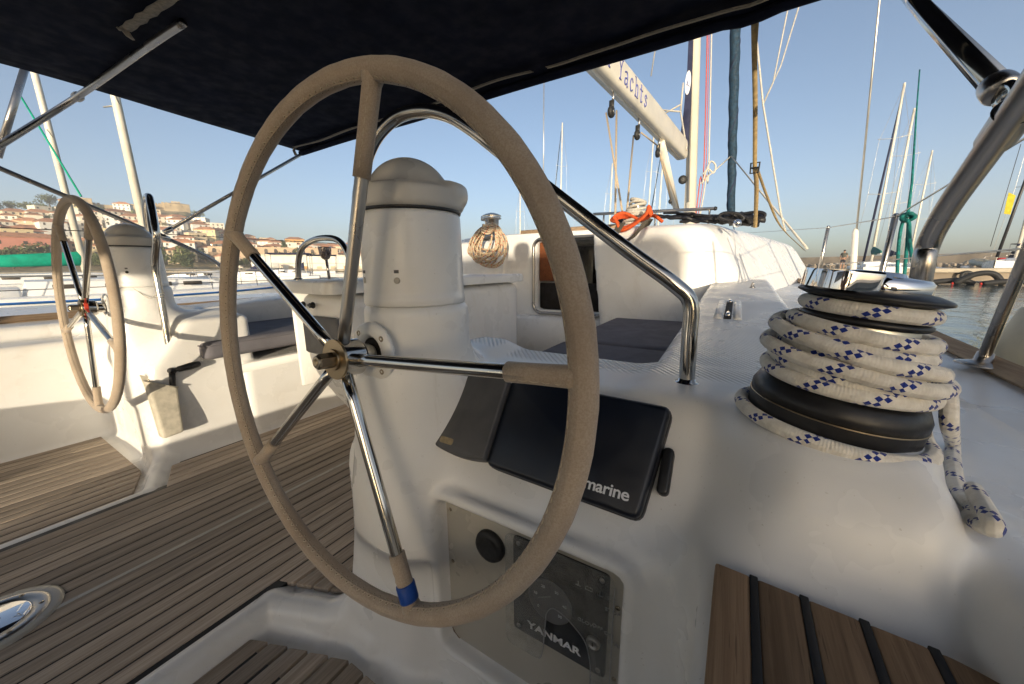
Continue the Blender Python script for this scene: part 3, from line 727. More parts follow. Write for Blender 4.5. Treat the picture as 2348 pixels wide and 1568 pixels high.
# grey instrument cover
q = [PZ(1030, 862, -.246), PZ(1178, 880, -.246), PY(1112, 1056, .512), PY(965, 992, .512)]
o1 = sum(q)/4; to1 = lambda p: (float((p-o1)@ex), float((p-o1)@ey))
t = thing('instrument_cover', 'grey plastic instrument cover left of the chart plotter', 'instrument cover', tuple(o1))
a_, b_, c_, d_ = [A(to1(p)) for p in q]
arc = [d_+(c_-d_)*s+A([0, -.014*4*s*(1-s)]) for s in np.linspace(.04, .96, 9)]
pts = round_poly([a_, *[]][:1] + [d_] + arc + [c_, b_], .010, 4)
ob('cover', *outline_prism(pts, .026, -ez*.014, ex, ey, .004)[:2], 'grey_cover', t, sharp=45)
m_ = d_+(c_-d_)*.42; ob('sticker', *outline_prism(rrect(.034, .013, .004, 3, m_[0], m_[1]+.006), .0006, ez*.0121, ex, ey)[:2], 'sticker', t, smooth=False)

# engine panel in its moulded recess (aft face of the near console, plane y ~ .52)
plain('sealant', (.17,.12,.075), .8, var=.3, vscale=60)
t = thing('engine_panel', 'engine control panel with gauge, key switch and round black cap in white recess', 'engine panel', (-.297, .52, -.66))
eX, eZ = A([1., 0, 0]), A([0, 0, 1.])
def at(x, y, Y=.519): p = PY(x, y, Y)-A([-.297, .52, -.66]); return (float(p[0]), float(p[2]))
ob('backing_plate', *outline_prism(rrect(.385, .375, .03), .006, (0, .004, 0), eX, eZ, .002)[:2], 'gelcoat_plate', t, sharp=40)
fy = -.0025
c_ = at(1127, 1247); cp = ob('round_cap', *lathe([(.0335, 0), (.034, .006), (.031, .012), (.022, .0135), (.0205, .0125), (.001, .012)], 36, (c_[0], fy, c_[1]), (0,-1,0))[:2], 'rubber', t)
blk = [at(1180, 1222), at(1466, 1338), at(1437, 1568), at(1167, 1421)]
x0 = blk[0][0]; z0 = blk[0][1]; x1 = blk[1][0]; z1 = min(blk[3][1], z0-.14)
x1 = .168; z1 = blk[3][1]
bp = [(x0, z1), (x1, z1-.0), (x1, z0), (x0, z0)]
pn = ob('black_face', *outline_prism(round_poly(bp, .008, 3), .006, (0, fy, 0), eX, eZ, .0015)[:2], 'black_gloss', t, sharp=40)
FY = fy-.0064
def etext(s, px, py, size, mat='letter_grey', bold=0., sx=1.2): q = at(px, py, .511); return text('lettering', s, size, (q[0], FY, q[1]), eX, eZ, mat, pn, bold=bold, sx=sx)
etext('YANMAR', 1210, 1436, .021, 'letter_white', .0006, 1.25)
etext('GLOW', 1323, 1420, .009); etext('OFF', 1357, 1434, .009); etext('ON', 1384, 1452, .009); etext('START', 1392, 1472, .009); etext('STOP', 1386, 1398, .009)
g_ = at(1260, 1378, .511); gx, gz = g_
gg = ob('gauge', *lathe([(.044, -.002), (.0445, .003), (.041, .0045), (.040, .002)], 44, (gx, FY+.001, gz), (0,-1,0))[:2], 'grey_panel', t)
ob('dial', *lathe([(.040, .0012), (.001, .0013)], 44, (gx, FY+.001, gz), (0,-1,0))[:2], 'rubber', gg)
ob('needle', *box((-.018, -.0008, -.0012), (.012, 0, .0012), 0, np.array([[.85,0,-.52],[0,1,0],[.52,0,.85]]), (gx-.008, FY-.0008, gz+.006))[:2], 'letter_grey', gg, smooth=False)
for i, s in enumerate(('0', '10', '20', '30', '40', '50')):
    q = math.radians(225-54*i); text('lettering', s, .008, (gx+.030*math.cos(q)-.004, FY-.0006, gz+.030*math.sin(q)-.003), eX, eZ, 'letter_white', gg)
for i in range(26):
    q = math.radians(235-290*i/25); r0 = .036 if i % 5 else .0345
    ob('tick', *tube([(gx+r0*math.cos(q), FY-.0006, gz+r0*math.sin(q)), (gx+.039*math.cos(q), FY-.0006, gz+.039*math.sin(q))], .0004, 4)[:2], 'letter_grey', gg, smooth=False)
q = at(1360, 1472, .511); ks = ob('key_switch', *lathe([(.0125, 0), (.0125, .004), (.0105, .007), (.0075, .0072), (.007, .005), (.002, .005)], 24, (q[0], FY+.001, q[1]), (0,-1,0))[:2], 'stainless_dull', t)
ob('key_slot', *box((-.001, -.001, -.004), (.001, 0, .004), 0, None, (q[0], FY-.0045, q[1]))[:2], 'interior_dark', ks, smooth=False)
for i, (px, py) in enumerate(((1325, 1338), (1350, 1350), (1375, 1362), (1402, 1374))):      # warning symbols
    q = at(px, py, .511); x, z = q
    sh = [[(-.005,-.003),(.005,-.003)],[(0,-.003),(0,.006)]] if i in (0, 2) else [[(-.006,-.003),(.006,-.003),(.006,.003),(-.006,.003),(-.006,-.003)],[(-.003,.003),(-.003,.005)],[(.003,.003),(.003,.005)]]
    ob('symbol', *merge(*[tube([(x+a, FY-.0003, z+b) for a, b in l], .0005, 4) for l in sh])[:2], 'letter_grey', pn, smooth=False)
for x, z in ((x0+.012, z0-.012), (x1-.012, z0-.012), (x0+.012, z1+.012), (x1-.012, z1+.012)): ob('screw', *lathe([(.0048, 0), (.0045, .0015), (.001, .0018)], 12, (x, FY+.001, z), (0,-1,0))[:2], 'stainless_dull', t)
for x, z in ((-.18, .15), (-.18, .02), (-.18, -.12), (.183, .10), (.183, -.05), (-.04, .178), (.10, .178)): ob('screw', *lathe([(.0045, 0), (.0042, .0018), (.001, .002)], 10, (x, fy+.001, z), (0,-1,0))[:2], 'old_steel', t)
for w_, h_, yy, rr4 in ((.388, .378, -.0015, .0013),):      # old brown sealant round the recess
    ol = rrect(w_, h_, .036, 6); P = spline([(p[0]+.0012*math.sin(i*2.1), yy, p[1]+.0012*math.cos(i*1.7)) for i, p in enumerate(ol)], 4, closed=True); rad = rr4*(1+.5*np.sin(np.arange(len(P))*.9)*np.sin(np.arange(len(P))*.37)); ob('sealant', *tube(P, np.abs(rad)+.0002, 5, closed=True)[:2], 'sealant', t)
# clear flap, broken away along a curved edge
fl = [(x0-.012, z1-.030), (x0-.012, z0+.012), (x1+.012, z0+.012), (x1+.012, z1-.03), (x1-.022, z1-.03), (x1-.022, z1+.03), (x1-.032, z1+.075), (x1-.07, z1+.103), (gx+.01, z1+.11), (gx-.002, z1+.09), (gx-.008, z1+.0), (gx-.014, z1-.028)]
fl = round_poly(fl, .018, 5)[::-1]
fo = ob('clear_flap', *outline_prism(fl, .003, (0, FY-.0075, 0), eX, eZ)[:2], 'scratched_acrylic', t, smooth=False)
ob('flap_edge', *tube([(p[0], FY-.0105, p[1]) for p in fl[2:46]], .0011, 6)[:2], 'letter_grey', fo)

# teak pad with black caulking on the coaming, at the lower right
t = thing('teak_seat_pad', 'varnished teak pad with black seams on the near coaming', 'seat pad', (.12, .2, -.372))
zp = -.358
edge = [(.013, .452), (.232, .436)]
xs_ = [.013, .052, .098, .146, .194, .240]
def yf(x): return .452-.07*(x-.013)-(.0 if x < .20 else .9*(x-.20)**1.35)
for i in range(5):
    a, b = xs_[i]+(.0035 if i else 0), xs_[i+1]-(.0035 if i < 4 else 0)
    sh = lambda x, y: (x-.01*(.45-y), y)
    P = [sh(a, -.42), sh(b, -.42)]+[sh(x, yf(x)) for x in np.linspace(b, a, 6)]
    P = [(p[0]-.12, p[1]-.2) for p in P]; P = round_poly(P, .006 if i else .012, 3)
    ob('slat', *outline_prism(P, .016, (0, 0, 0), ex, A([0,1.,0]), .002)[:2], 'teak_warm', t, sharp=35)
    if i < 4:
        s0, s1 = xs_[i+1]-.004, xs_[i+1]+.004; P = [sh(s0, -.42), sh(s1, -.42), sh(s1, yf(s1)+.001), sh(s0, yf(s0)+.001)]
        ob('seam', *outline_prism([(p[0]-.12, p[1]-.2) for p in P], .0172, (0,0,0), ex, A([0,1.,0]), .001)[:2], 'caulk', t, sharp=35)

# ---------------------------------------------------------------- winch at the near coaming, with its line
wc = A([.133, .673, -.238]); wax = A([.125, .0, 1.]); wax /= np.linalg.norm(wax); wx, wy, _ = frame_of(wax)
WP = lambda r, th, h: wc+r*(math.cos(th)*wx+math.sin(th)*wy)+h*wax
t = thing('sheet_winch', 'large black and chrome self tailing winch on the near coaming', 'winch', tuple(wc))
LT = lambda pr, seg=56: lathe(pr, seg, (0,0,0), wax)
ob('base', *LT([(.097, 0), (.0985, .004), (.1005, .034), (.1005, .036)])[:2], 'black_plastic', t, sharp=50)
ob('base_line', *LT([(.1008, .0362), (.1014, .037), (.1008, .0378)])[:2], 'bronze_disc', t)
ob('skirt', *LT([(.1005, .038), (.1002, .050), (.094, .064), (.082, .070), (.070, .072)])[:2], 'black_plastic', t)
ob('drum', *LT([(.068, .066), (.064, .10), (.060, .162), (.058, .168)])[:2], 'alloy', t)
ob('lower_jaw', *LT([(.050, .158), (.066, .161), (.0695, .164), (.069, .168), (.054, .173)])[:2], 'black_plastic', t)
ob('upper_jaw', *LT([(.054, .188), (.068, .192), (.078, .196), (.0785, .1985), (.076, .201), (.062, .206), (.050, .207)])[:2], 'black_plastic', t)
ob('cap', *LT([(.056, .205), (.057, .208), (.056, .219), (.052, .223), (.030, .225), (.028, .2285), (.022, .230), (.011, .230), (.010, .223)])[:2], 'chrome', t, sharp=60)
# feeder arm: chrome strap with a slot, sweeping over the jaws towards the left
arm = []
a0 = math.atan2(*(A([.0, 1.])))
d1 = A([-.80, -.60, 0]); d1 -= wax*(d1@wax); d1 /= np.linalg.norm(d1); d2 = np.cross(wax, d1)
op = round_poly([(.030, -.045), (.078, -.034), (.088, -.010), (.088, .018), (.078, .034), (.030, .045)], .016, 5)
ib = rrect(.022, .038, .008, 4, .070, .0)
ring_o = [(p[0], p[1]) for p in op]
def strap(h0, h1, outer, hole):
    O, I = np.array(outer), np.array(hole); n = 48
    def res(P): d = np.concatenate([[0], np.cumsum(np.linalg.norm(np.diff(np.vstack([P, P[:1]]), axis=0), axis=1))]); s = np.linspace(0, d[-1], n, endpoint=False); Q = np.vstack([P, P[:1]]); return np.stack([np.interp(s, d, Q[:, k]) for k in (0, 1)], 1)
    O, I = res(O), res(I); c = I.mean(0)
    O = O[np.argsort(np.arctan2(*(O-c).T[::-1]))]; I = I[np.argsort(np.arctan2(*(I-c).T[::-1]))]
    V = [];
    for P, h in ((I, h0), (O, h0), (O, h1-.003), (O*.985+c*.015, h1), (I*.97+c*.03, h1), (I, h1-.002)): V += [p[0]*d1+p[1]*d2+h*wax for p in P]
    F = [(k*n+j, k*n+(j+1) % n, ((k+1) % 6)*n+(j+1) % n, ((k+1) % 6)*n+j) for k in range(6) for j in range(n)]
    return V, F
V, F = strap(.203, .226, ring_o, ib); ob('feeder_arm', V, F, 'chrome', t, sharp=50)
# the line itself: a turn round the base, wraps round the drum, one turn in the jaws, and the tail
rr_ = .0098
def arcpts(r0, r1, h0, h1, th0, th1, n, wob=0.):
    out = []
    for k in range(n+1):
        s = k/n; out.append(WP(r0+(r1-r0)*s, th0+(th1-th0)*s, h0+(h1-h0)*s)+wob*A([math.sin(7*s+h0*90), math.cos(5*s), math.sin(9*s)])*.001)
    return out
def smooth(P, it=6):
    P = np.array(P)
    for _ in range(it): P[1:-1] = .25*P[:-2]+.5*P[1:-1]+.25*P[2:]
    return P
# angles seen from above: find the angle that faces the camera
tc = math.atan2((-wc)@wy, (-wc)@wx)
line = []
line += arcpts(.066, .066, .1805, .1805, tc-3.6, tc+1.9, 46)                            # in the jaws
line += arcpts(.072, .076, .176, .158, tc+2.2, tc+4.2, 18)                              # steps down over the jaw edge
line += arcpts(.076, .077, .155, .143, tc+4.3, tc+2*math.pi+3.6, 48, 2)
line += arcpts(.077, .079, .142, .124, tc+2*math.pi+3.7, tc+4*math.pi+3.4, 50, 3)
line += arcpts(.079, .081, .124, .104, tc+4*math.pi+3.4, tc+6*math.pi+3.2, 50, 3)
line += arcpts(.081, .085, .104, .086, tc+6*math.pi+3.2, tc+8*math.pi+3.0, 50, 3)
line += arcpts(.088, .092, .085, .077, tc+8*math.pi+3.0, tc+10*math.pi+2.0, 50, 2)
t = thing('winch_line', 'thick white and blue line wound round the near winch with knotted tail', 'rope', tuple(wc))
V, F, U = tube(smooth(line)-wc, rr_, 14); ob('wraps', V, F, 'check_rope', t, uv=U)
# a second riding layer and the turn that lies round the foot of the winch
l2 = arcpts(.098, .099, .128, .110, tc-2.6, tc-.6, 20, 2)+arcpts(.097, .098, .108, .096, tc-.5, tc+2.1, 30, 2)
l3 = arcpts(.090, .094, .150, .138, tc-2.0, tc-.9, 14, 2)+arcpts(.094, .092, .137, .116, tc-.85, tc+1.2, 24, 2)
V, F, U = tube(smooth(l3)-wc, rr_, 14); ob('riding_turn', V, F, 'check_rope', t, uv=U)
V, F, U = tube(smooth(l2)-wc, rr_, 14); ob('riding_turn', V, F, 'check_rope', t, uv=U)
a_end = tc+2.05
ft = arcpts(.1085, .110, .0105, .0105, tc-4.0, a_end, 60)
e = ft[-1]; ft += [e+A([.012, .03, .03]), e+A([.004, .045, .075]), e+A([-.02, .03, .115])]
V, F, U = tube(smooth(ft, 4)-wc, rr_, 14); ob('foot_turn', V, F, 'check_rope', t, uv=U)
tl_ = [WP(.098, tc+2.1, .10), WP(.112, tc+1.95, .088), WP(.122, tc+1.85, .045)]
tl_ += [moulding_hit(x, y, rr_) for x, y in ((2180, 1030), (2183, 1085), (2192, 1140), (2215, 1168), (2236, 1190))]
k5 = tl_[-1]; tl_ += [moulding_hit(2226, 1212, rr_*1.2), moulding_hit(2204, 1200, rr_*2.2), moulding_hit(2212, 1176, rr_*3.4), moulding_hit(2236, 1196, rr_*2.8), moulding_hit(2256, 1220, rr_*1.2), moulding_hit(2284, 1228, rr_)]
V, F, U = tube(spline(tl_, 7)-wc, np.interp(np.arange((len(tl_)-1)*7+1), [0, 40, (len(tl_)-1)*7-3, (len(tl_)-1)*7], [rr_*.95, rr_*.86, rr_*.80, rr_*.62]), 14); ob('tail', V, F, 'check_rope', t, uv=U)
# ================================================================ COCKPIT FURNITURE
def cushion(name, lo, hi, label, r=.028, corner=None):
    lo, hi = A(lo, float), A(hi, float); n = (int((hi[0]-lo[0])/.02)+6, int((hi[1]-lo[1])/.02)+6)
    V, F = surface_nets(lambda x, y, z: sbox(x, y, z, lo, hi, r)-.004*np.exp(-((x-lo[0])**2)/.01)*0, grid(lo[0]-.03, hi[0]+.03, .016), grid(lo[1]-.03, hi[1]+.03, .02), grid(lo[2]-.03, hi[2]+.03, .012))
    t = thing(name, label, 'cushion', tuple((lo+hi)/2), group='grey cockpit cushions'); c = (lo+hi)/2
    ob('pad', V-c, F, 'cushion', t)
    P = rrect(hi[0]-lo[0]+.002, hi[1]-lo[1]+.002, r*1.1, 5); ob('piping', *tube([(p[0], p[1], (hi-lo)[2]/2-r*.55) for p in P], .0035, 6, closed=True)[:2], 'cushion', t)
cushion('seat_cushion', (-.86, .965, -.50), (-.185, 2.02, -.438), 'grey cushion nearest the console on the near bench')
cushion('seat_cushion', (-.86, 2.03, -.50), (-.15, 3.15, -.432), 'second grey cushion on the near bench, against the coachroof')
cushion('seat_cushion', (2*XC+.19, .70, -.45), (2*XC+.88, 3.2, -.36), 'long grey cushion on the far port bench')
# port bench lid line and backrest panel lines
t = thing('bench_lid', 'white locker lid under the far grey cushion', 'locker lid', (2*XC+.86, 1.9, -.49))
ob('panel', *box((-.0, -1.1, -.06), (.014, 1.2, -.012), .004)[:2], 'gelcoat', t)

# cockpit table on the centreline
t = thing('cockpit_table', 'white moulded cockpit table with grey panel and stainless hoop', 'table', (XC, 1.5, ZF))
def tb(x, y, z):
    w = .17+.10*np.clip((z+.75)/.5, 0, 1)**2*0
    o = sbox(x, y, z, (XC-.285, .965, -.80), (XC+.10, 2.5, -.115), .06)
    taper = np.sqrt(np.maximum(.0, (-.38-z))**2*1.+0*x)
    o = smax(o, (.965+.62*np.maximum(-.42-z, 0)**1.25)-y, .05); o = smax(o, (XC-.285+.30*np.maximum(-.42-z, 0)**1.2)-x, .06)
    leg = sbox(x, y, z, (XC-.16, 1.28, -1.1), (XC+.06, 2.3, -.5), .06)
    return smin(o, leg, .12)
V, F = surface_nets(tb, grid(XC-.34, XC+.16, .012), grid(.9, 2.56, .018), grid(ZF-.01, -.07, .012)); ob('body', V-A([XC, 1.5, ZF]), F, 'gelcoat', t)
T0 = A([XC, 1.5, ZF]); 
ob('top', *outline_prism(round_poly([(-.33, -.60), (.15, -.62), (.15, 1.0), (-.33, 1.0)], .05, 5), .055, (0, 0, -.105-ZF), (1,0,0), (0,1,0), .012)[:2], 'gelcoat_bright', t, sharp=40)
ob('leaf', *box((-.40, -.5, -.62-ZF-.0), (-.375, .95, -.10-ZF), .01)[:2], 'gelcoat', t)
ob('leaf_hinge', *tube([(-.352, -.55, -.088-ZF), (-.352, .95, -.088-ZF)], .008, 8)[:2], 'black_plastic', t)
ob('inset_panel', *box((-.215, -.552, -.40-ZF), (.06, -.531, -.215-ZF), .012)[:2], 'grey_panel', t)
for dx in (-.20, -.12):
    l = ob('latch', *lathe([(.014, 0), (.016, .006), (.010, .014), (.012, .02)], 16, (dx, -.537, -.165-ZF), (0,-1,0))[:2], 'black_plastic', t); ob('catch', *box((dx-.03, -.553, -.170-ZF), (dx+.012, -.539, -.160-ZF), .003)[:2], 'black_plastic', l)
hp = [PY(684, 640, .95), PY(684, 600, .95), PY(693, 568, .95), PY(722, 549, .95), PY(760, 546, .95), PY(785, 560, .95), PY(803, 600, .95), PY(806, 645, .95)]
ob('hoop', *tube(spline(np.array(hp)-T0, 7), .0125, 18)[:2], 'stainless', t)
for e in (hp[0], hp[-1]): ob('hoop_foot', *lathe([(.022, -.012), (.022, .0), (.014, .006)], 20, np.array(e)-T0)[:2], 'stainless', t)
q = PY(745, 578, .95)-T0; ob('lamp', *lathe([(.004, -.034), (.016, -.026), (.024, -.008), (.026, .016), (.026, .022)], 24, q)[:2], 'mauve_lamp', t)
ob('lamp_bracket', *rod(q+A([-.012, .01, -.03]), PY(755, 640, .96)-T0, .006)[:2], 'stainless', t)

# winch handle in its pocket on the far pedestal
t = thing('handle_pocket', 'pale fabric winch handle pocket screwed to the far pedestal', 'handle pocket', (-2.30, .56, -.66))
plain('pocket_cloth', (.55,.51,.42), .8, var=.15, vscale=30, bscale=300, bstr=.3)
L0 = A([-2.30, .56, -.66])
fr_ = [PX(336, 876, -2.275), PX(409, 888, -2.265), PX(424, 990, -2.215), PX(375, 1008, -2.215)]
bk_ = [p+A([-.055, -.004, .0]) for p in fr_]
V = [p-L0 for p in fr_]+[p-L0 for p in bk_]
pb = ob('pouch', V, [(0,3,2,1),(1,2,6,5),(2,3,7,6),(3,0,4,7),(4,5,6,7)], 'pocket_cloth', t, smooth=False); md = pb.modifiers.new('bevel', 'BEVEL'); md.width = .012; md.segments = 3; md = pb.modifiers.new('wall', 'SOLIDIFY'); md.thickness = .003
b0 = [p-L0+A([.004,0,0]) for p in bk_]; up = A([0, -.004, .030])
ob('back_flap', [b0[0]+up, b0[1]+up*.9, b0[1]-up, b0[0]-up, b0[0]+up+A([.004,0,0]), b0[1]+up*.9+A([.004,0,0]), b0[1]-up+A([.004,0,0]), b0[0]-up+A([.004,0,0])], [(0,1,2,3),(7,6,5,4),(0,4,5,1),(1,5,6,2),(3,2,6,7),(0,3,7,4)], 'pocket_cloth', t, smooth=False)
ob('hem', *tube([fr_[0]-L0, fr_[1]-L0], .004, 6)[:2], 'pocket_cloth', t)
for f_ in (.25, .72): ob('rivet', *lathe([(.007, 0), (.006, .003), (.001, .004)], 14, b0[0]+(b0[1]-b0[0])*f_+up*.35+A([.006,0,0]), (1,0,0))[:2], 'old_steel', t)
t = thing('crank', 'black winch crank standing in the fabric pocket', 'crank', (-2.27, .60, -.6))
h0 = A([-2.27, .60, -.6]); a1, a2, a3 = PX(397, 905, -2.29), PX(394, 850, -2.28), PX(460, 833, -2.26)
ob('shaft', *tube([a1+A([0,0,-.05])-h0, (a1+a2)/2-h0, a2-h0], [.011, .012, .013], 12)[:2], 'black_plastic', t)
ob('head', *lathe([(.013, -.014), (.015, -.008), (.015, .008), (.013, .014)], 16, a2-h0, (1,.2,0))[:2], 'black_plastic', t)
g = [a2-h0+(a3-a2)*s for s in (.05, .18, .22, .35, .6, .85, .97, 1.)]; ob('grip', *tube(g, [.010, .010, .014, .015, .018, .0165, .012, .006], 16)[:2], 'black_plastic', t)

# coaming details: hinge slot and small pad eye
t = thing('locker_hinge', 'dark slot with two steel hinge pins in the ribbed coaming', 'hinge', (-.03, 1.6, -.2))
hz = A([-.03, 1.6, -.2]); s0, s1 = PZ(1660, 792, -.222), PZ(1673, 674, -.150)
s0 = PX(1660, 792, -.012); s1 = PX(1673, 672, -.012); s0[2] = -.238+.05*max(s0[1]-1, 0)+.001; s1[1] = 2.15; s1[2] = -.238+.05*1.15+.001
dr = s1-s0; ln = np.linalg.norm(dr)
ob('slot', *tube([s0-hz+A([0,0,-.002]), s1-hz+A([0,0,-.002])], .0135, 4, up=(0,0,1), flat=.5)[:2], 'interior_dark', t, smooth=False)
for sx_ in (-.034, .034): ob('flank', *tube([s0-hz+A([sx_, 0, -.004]), s1-hz+A([sx_, 0, -.004])], .016, 6, flat=.6)[:2], 'gelcoat', t)
for f_ in (.12, .92): ob('hinge_pin', *rod(s0-hz+dr*(f_-.06)+A([0,0,.006]), s0-hz+dr*(f_+.06)+A([0,0,.006]), .008, 12)[:2], 'chrome', t)
p = PY(1725, 655, 2.6); t = thing('pad_eye', 'tiny dark pad eye standing on the ribbed coaming', 'pad eye', tuple(p))
ob('plate', *lathe([(.016, -.012), (.014, -.006), (.004, -.004)], 16)[:2], 'stainless_dull', t); ob('eye', *tube([(-.007, 0, -.008), (-.004, 0, .012), (0, 0, .022), (.004, 0, .012), (.007, 0, -.008)], .003, 8)[:2], 'stainless_dull', t)

# ---------------------------------------------------------------- companionway
t = thing('companionway', 'companionway opening with grey rounded frame and brown wooden door', 'companionway', (XC+.08, 3.53, -.1))
P = rrect(.80, .78, .09, 6, 0, 0); ob('frame', *tube([(p[0], 0, p[1]) for p in P], .018, 8, closed=True)[:2], 'stainless_dull', t)
dr_ = ob('door', *box((-.37, .08, -.05), (-.10, .11, .36), .005)[:2], 'door_wood', t); ob('handle', *lathe([(.012, 0), (.010, .02), (.016, .028)], 12, (-.15, .08, .12), (0,-1,0))[:2], 'stainless', dr_)
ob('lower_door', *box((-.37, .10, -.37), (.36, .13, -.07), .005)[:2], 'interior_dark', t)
# sliding hatch and instrument shelf
t = thing('sliding_hatch', 'tan edged sliding hatch over the companionway', 'hatch', (XC+.05, 4.0, .37))
ob('lid', *box((-.55, -.4, -.03), (.5, .7, .02), .015)[:2], 'gelcoat', t); ob('trim', *box((-.56, -.425, -.02), (.5, -.4, .025), .006)[:2], 'teak_rail', t)

def small_winch(c, label, h=.16):
    t = thing('coachroof_winch', label, 'winch', tuple(c), group='winches on the coachroof'); t.scale = (h/.16,)*3
    ob('base', *lathe([(.075, 0), (.075, .02), (.062, .03), (.055, .045)], 28)[:2], 'stainless_dull', t); ob('drum', *lathe([(.048, .04), (.043, .08), (.045, .12), (.052, .125)], 28)[:2], 'stainless_dull', t)
    ob('jaws', *lathe([(.060, .125), (.062, .13), (.056, .134), (.062, .142), (.060, .147), (.04, .156), (.02, .162)], 28)[:2], 'stainless', t); ob('feeder', *box((-.08, -.015, .118), (-.045, .015, .15), .006)[:2], 'stainless', t)
cp_ = PY(1128, 545, 3.62); small_winch(cp_+A([0,0,-.02]), 'bare steel winch on the port side of the coachroof', .29)
cs_ = PY(1458, 505, 3.45); small_winch(cs_+A([0,0,-.03]), 'winch buried under coiled lines on the near side of the coachroof')
# coiled lines
def coil(name, label, c, n, rx, rz, mat, r=.008, seed=1, depth=.05, tilt=0., hang=0., open_=2*np.pi, parts='loop'):
    rg = np.random.default_rng(seed); t = thing(name, label, 'rope', tuple(c))
    for k in range(n):
        a, b = rx*rg.uniform(.62, 1.1), rz*rg.uniform(.65, 1.15); dx, dz, dy = rg.normal(0, rx*.16), rg.normal(0, rz*.14), -depth*k/n
        ph = rg.uniform(0, 6.28); th = np.linspace(0, open_, 14, endpoint=False)
        P = [(dx+a*math.cos(q)*(1+.07*math.sin(3*q+ph))+tilt*b*math.sin(q), dy+.015*math.sin(2*q+ph), dz+b*math.sin(q)*(1+.06*math.sin(2*q+ph))-hang*abs(math.cos(q))) for q in th]
        V, F, U = tube(spline(P, 5, closed=True), r, 8, closed=True); ob(parts, V, F, mat, t, uv=U)
    return t
cc = PY(1128, 562, 3.34)
t = thing('rope_coil', 'cream rope with red flecks coiled and hung below the port winch', 'rope', tuple(cc)); rg = np.random.default_rng(5)
for k in range(13):
    a, b, dx, tp_ = rg.uniform(.13, .25), rg.uniform(.27, .43), rg.normal(0, .03), rg.uniform(.16, .22); ph = rg.uniform(0, 6.28); sk = rg.normal(0, .06)
    P = [(dx+a*math.sin(q)*(.55+.45*math.sin(q/2))+sk*(1-math.cos(q))*.5, -.02-.012*k*math.sin(q/2)+.008*math.sin(2*q+ph), tp_-b*(1-math.cos(q))/2+.012*math.sin(3*q+ph)) for q in np.linspace(0, 2*np.pi, 16, endpoint=False)]
    V, F, U = tube(spline(P, 4, closed=True), .0105, 8, closed=True); ob('loop', V, F, 'fleck_rope', t, uv=U)
for k in range(4):
    V, F, U = tube(spline([(-.09+.02*k, .0, .17), (-.02, -.13-.01*k, .20-.022*k), (.06, -.13-.01*k, .17-.022*k), (.12-.02*k, -.02, .16)], 6), .0105, 8); ob('loop', V, F, 'fleck_rope', t, uv=U)
t = thing('wound_line', 'white line wound in a cone round the near coachroof winch', 'rope', tuple(cs_))
for k in range(9):
    z = -.02+.023*k; r0 = .115-.008*k+(.004 if k % 2 else 0); P = [(r0*math.cos(q)+.006*math.sin(k*2), r0*math.sin(q), z+.014*math.sin(q*1+k*1.3)) for q in np.linspace(0, 2*np.pi, 16, endpoint=False)]
    V, F, U = tube(spline(P, 3, closed=True), .0125, 8, closed=True); ob('turn', V, F, 'white_rope', t, uv=U)
co_ = PY(1455, 508, 3.30)
t = thing('orange_rope', 'bright orange rope looped round the near coachroof winch', 'rope', tuple(co_))
for k in range(4):
    d = .012*k; P = [PY(1408+3*k, 500+4*k, 3.22), PY(1425, 520+3*k, 3.2), PY(1450, 514+2*k, 3.18), PY(1480, 490+2*k, 3.18), PY(1487, 473+4*k, 3.2), PY(1492, 486+2*k, 3.22)]
    P2 = [PY(1492, 490+2*k, 3.24), PY(1470, 505, 3.35), PY(1430, 498-3*k, 3.38), PY(1404, 505, 3.3)]
    V, F, U = tube(spline([p-co_+A([0, -d, 0]) for p in P+P2], 6, closed=True), .013, 8, closed=True); ob('loop', V, F, 'orange_rope', t, uv=U)
V, F, U = tube(spline([p-co_ for p in (PY(1480, 495, 3.25), PY(1500, 495, 3.2), PY(1518, 508, 3.17))], 6), .014, 8); ob('loop', V, F, 'orange_rope', t, uv=U)
t = thing('dark_coil', 'brown rope loops hanging below the orange rope on the coachroof', 'rope', tuple(co_))
for k in range(6):
    P = [PY(1416+2*k, 512, 3.2), PY(1408, 535+2*k, 3.14), PY(1424, 550+2*k, 3.12), PY(1450, 545-2*k, 3.12), PY(1470, 525-3*k, 3.14), PY(1488, 515-2*k, 3.2)]
    V, F, U = tube(spline([p-co_+A([.006*k, -.006*k, 0]) for p in P], 6), .007, 8); ob('loop', V, F, 'dark_rope', t, uv=U)
# folded sprayhood lying on the coachroof
t = thing('sprayhood', 'folded black sprayhood lying on the coachroof', 'sprayhood', (-.7, 3.9, .34))
def fold(p0, p1, r0, r1, sag, seed, mat='sprayhood_black'):
    rg = np.random.default_rng(seed); n = 14; P = [p0+(p1-p0)*s+A([0, 0, -sag*4*s*(1-s)])+rg.normal(0, .006, 3) for s in np.linspace(0, 1, n)]
    R = [max(.012, (r0+(r1-r0)*s)*(1+.14*rg.normal())) for s in np.linspace(0, 1, n)]; return tube(spline(P, 3), np.interp(np.linspace(0, 1, (n-1)*3+1), np.linspace(0, 1, n), R), 12, flat=.55)
B = A([-.7, 3.9, .34])
for k, (x0_, y0_, x1_, y1_, r0, r1) in enumerate(((1500, 497, 1640, 511, .028, .035), (1520, 489, 1650, 505, .02, .03), (1600, 502, 1700, 510, .035, .06), (1650, 503, 1742, 512, .05, .065), (1660, 494, 1750, 502, .02, .035), (1560, 508, 1720, 516, .03, .03))):
    ob('fold', *fold(PY(x0_, y0_, 3.62)-B, PY(x1_, y1_, 3.62)-B, r0, r1, -.02, k)[:2], 'sprayhood_black', t)
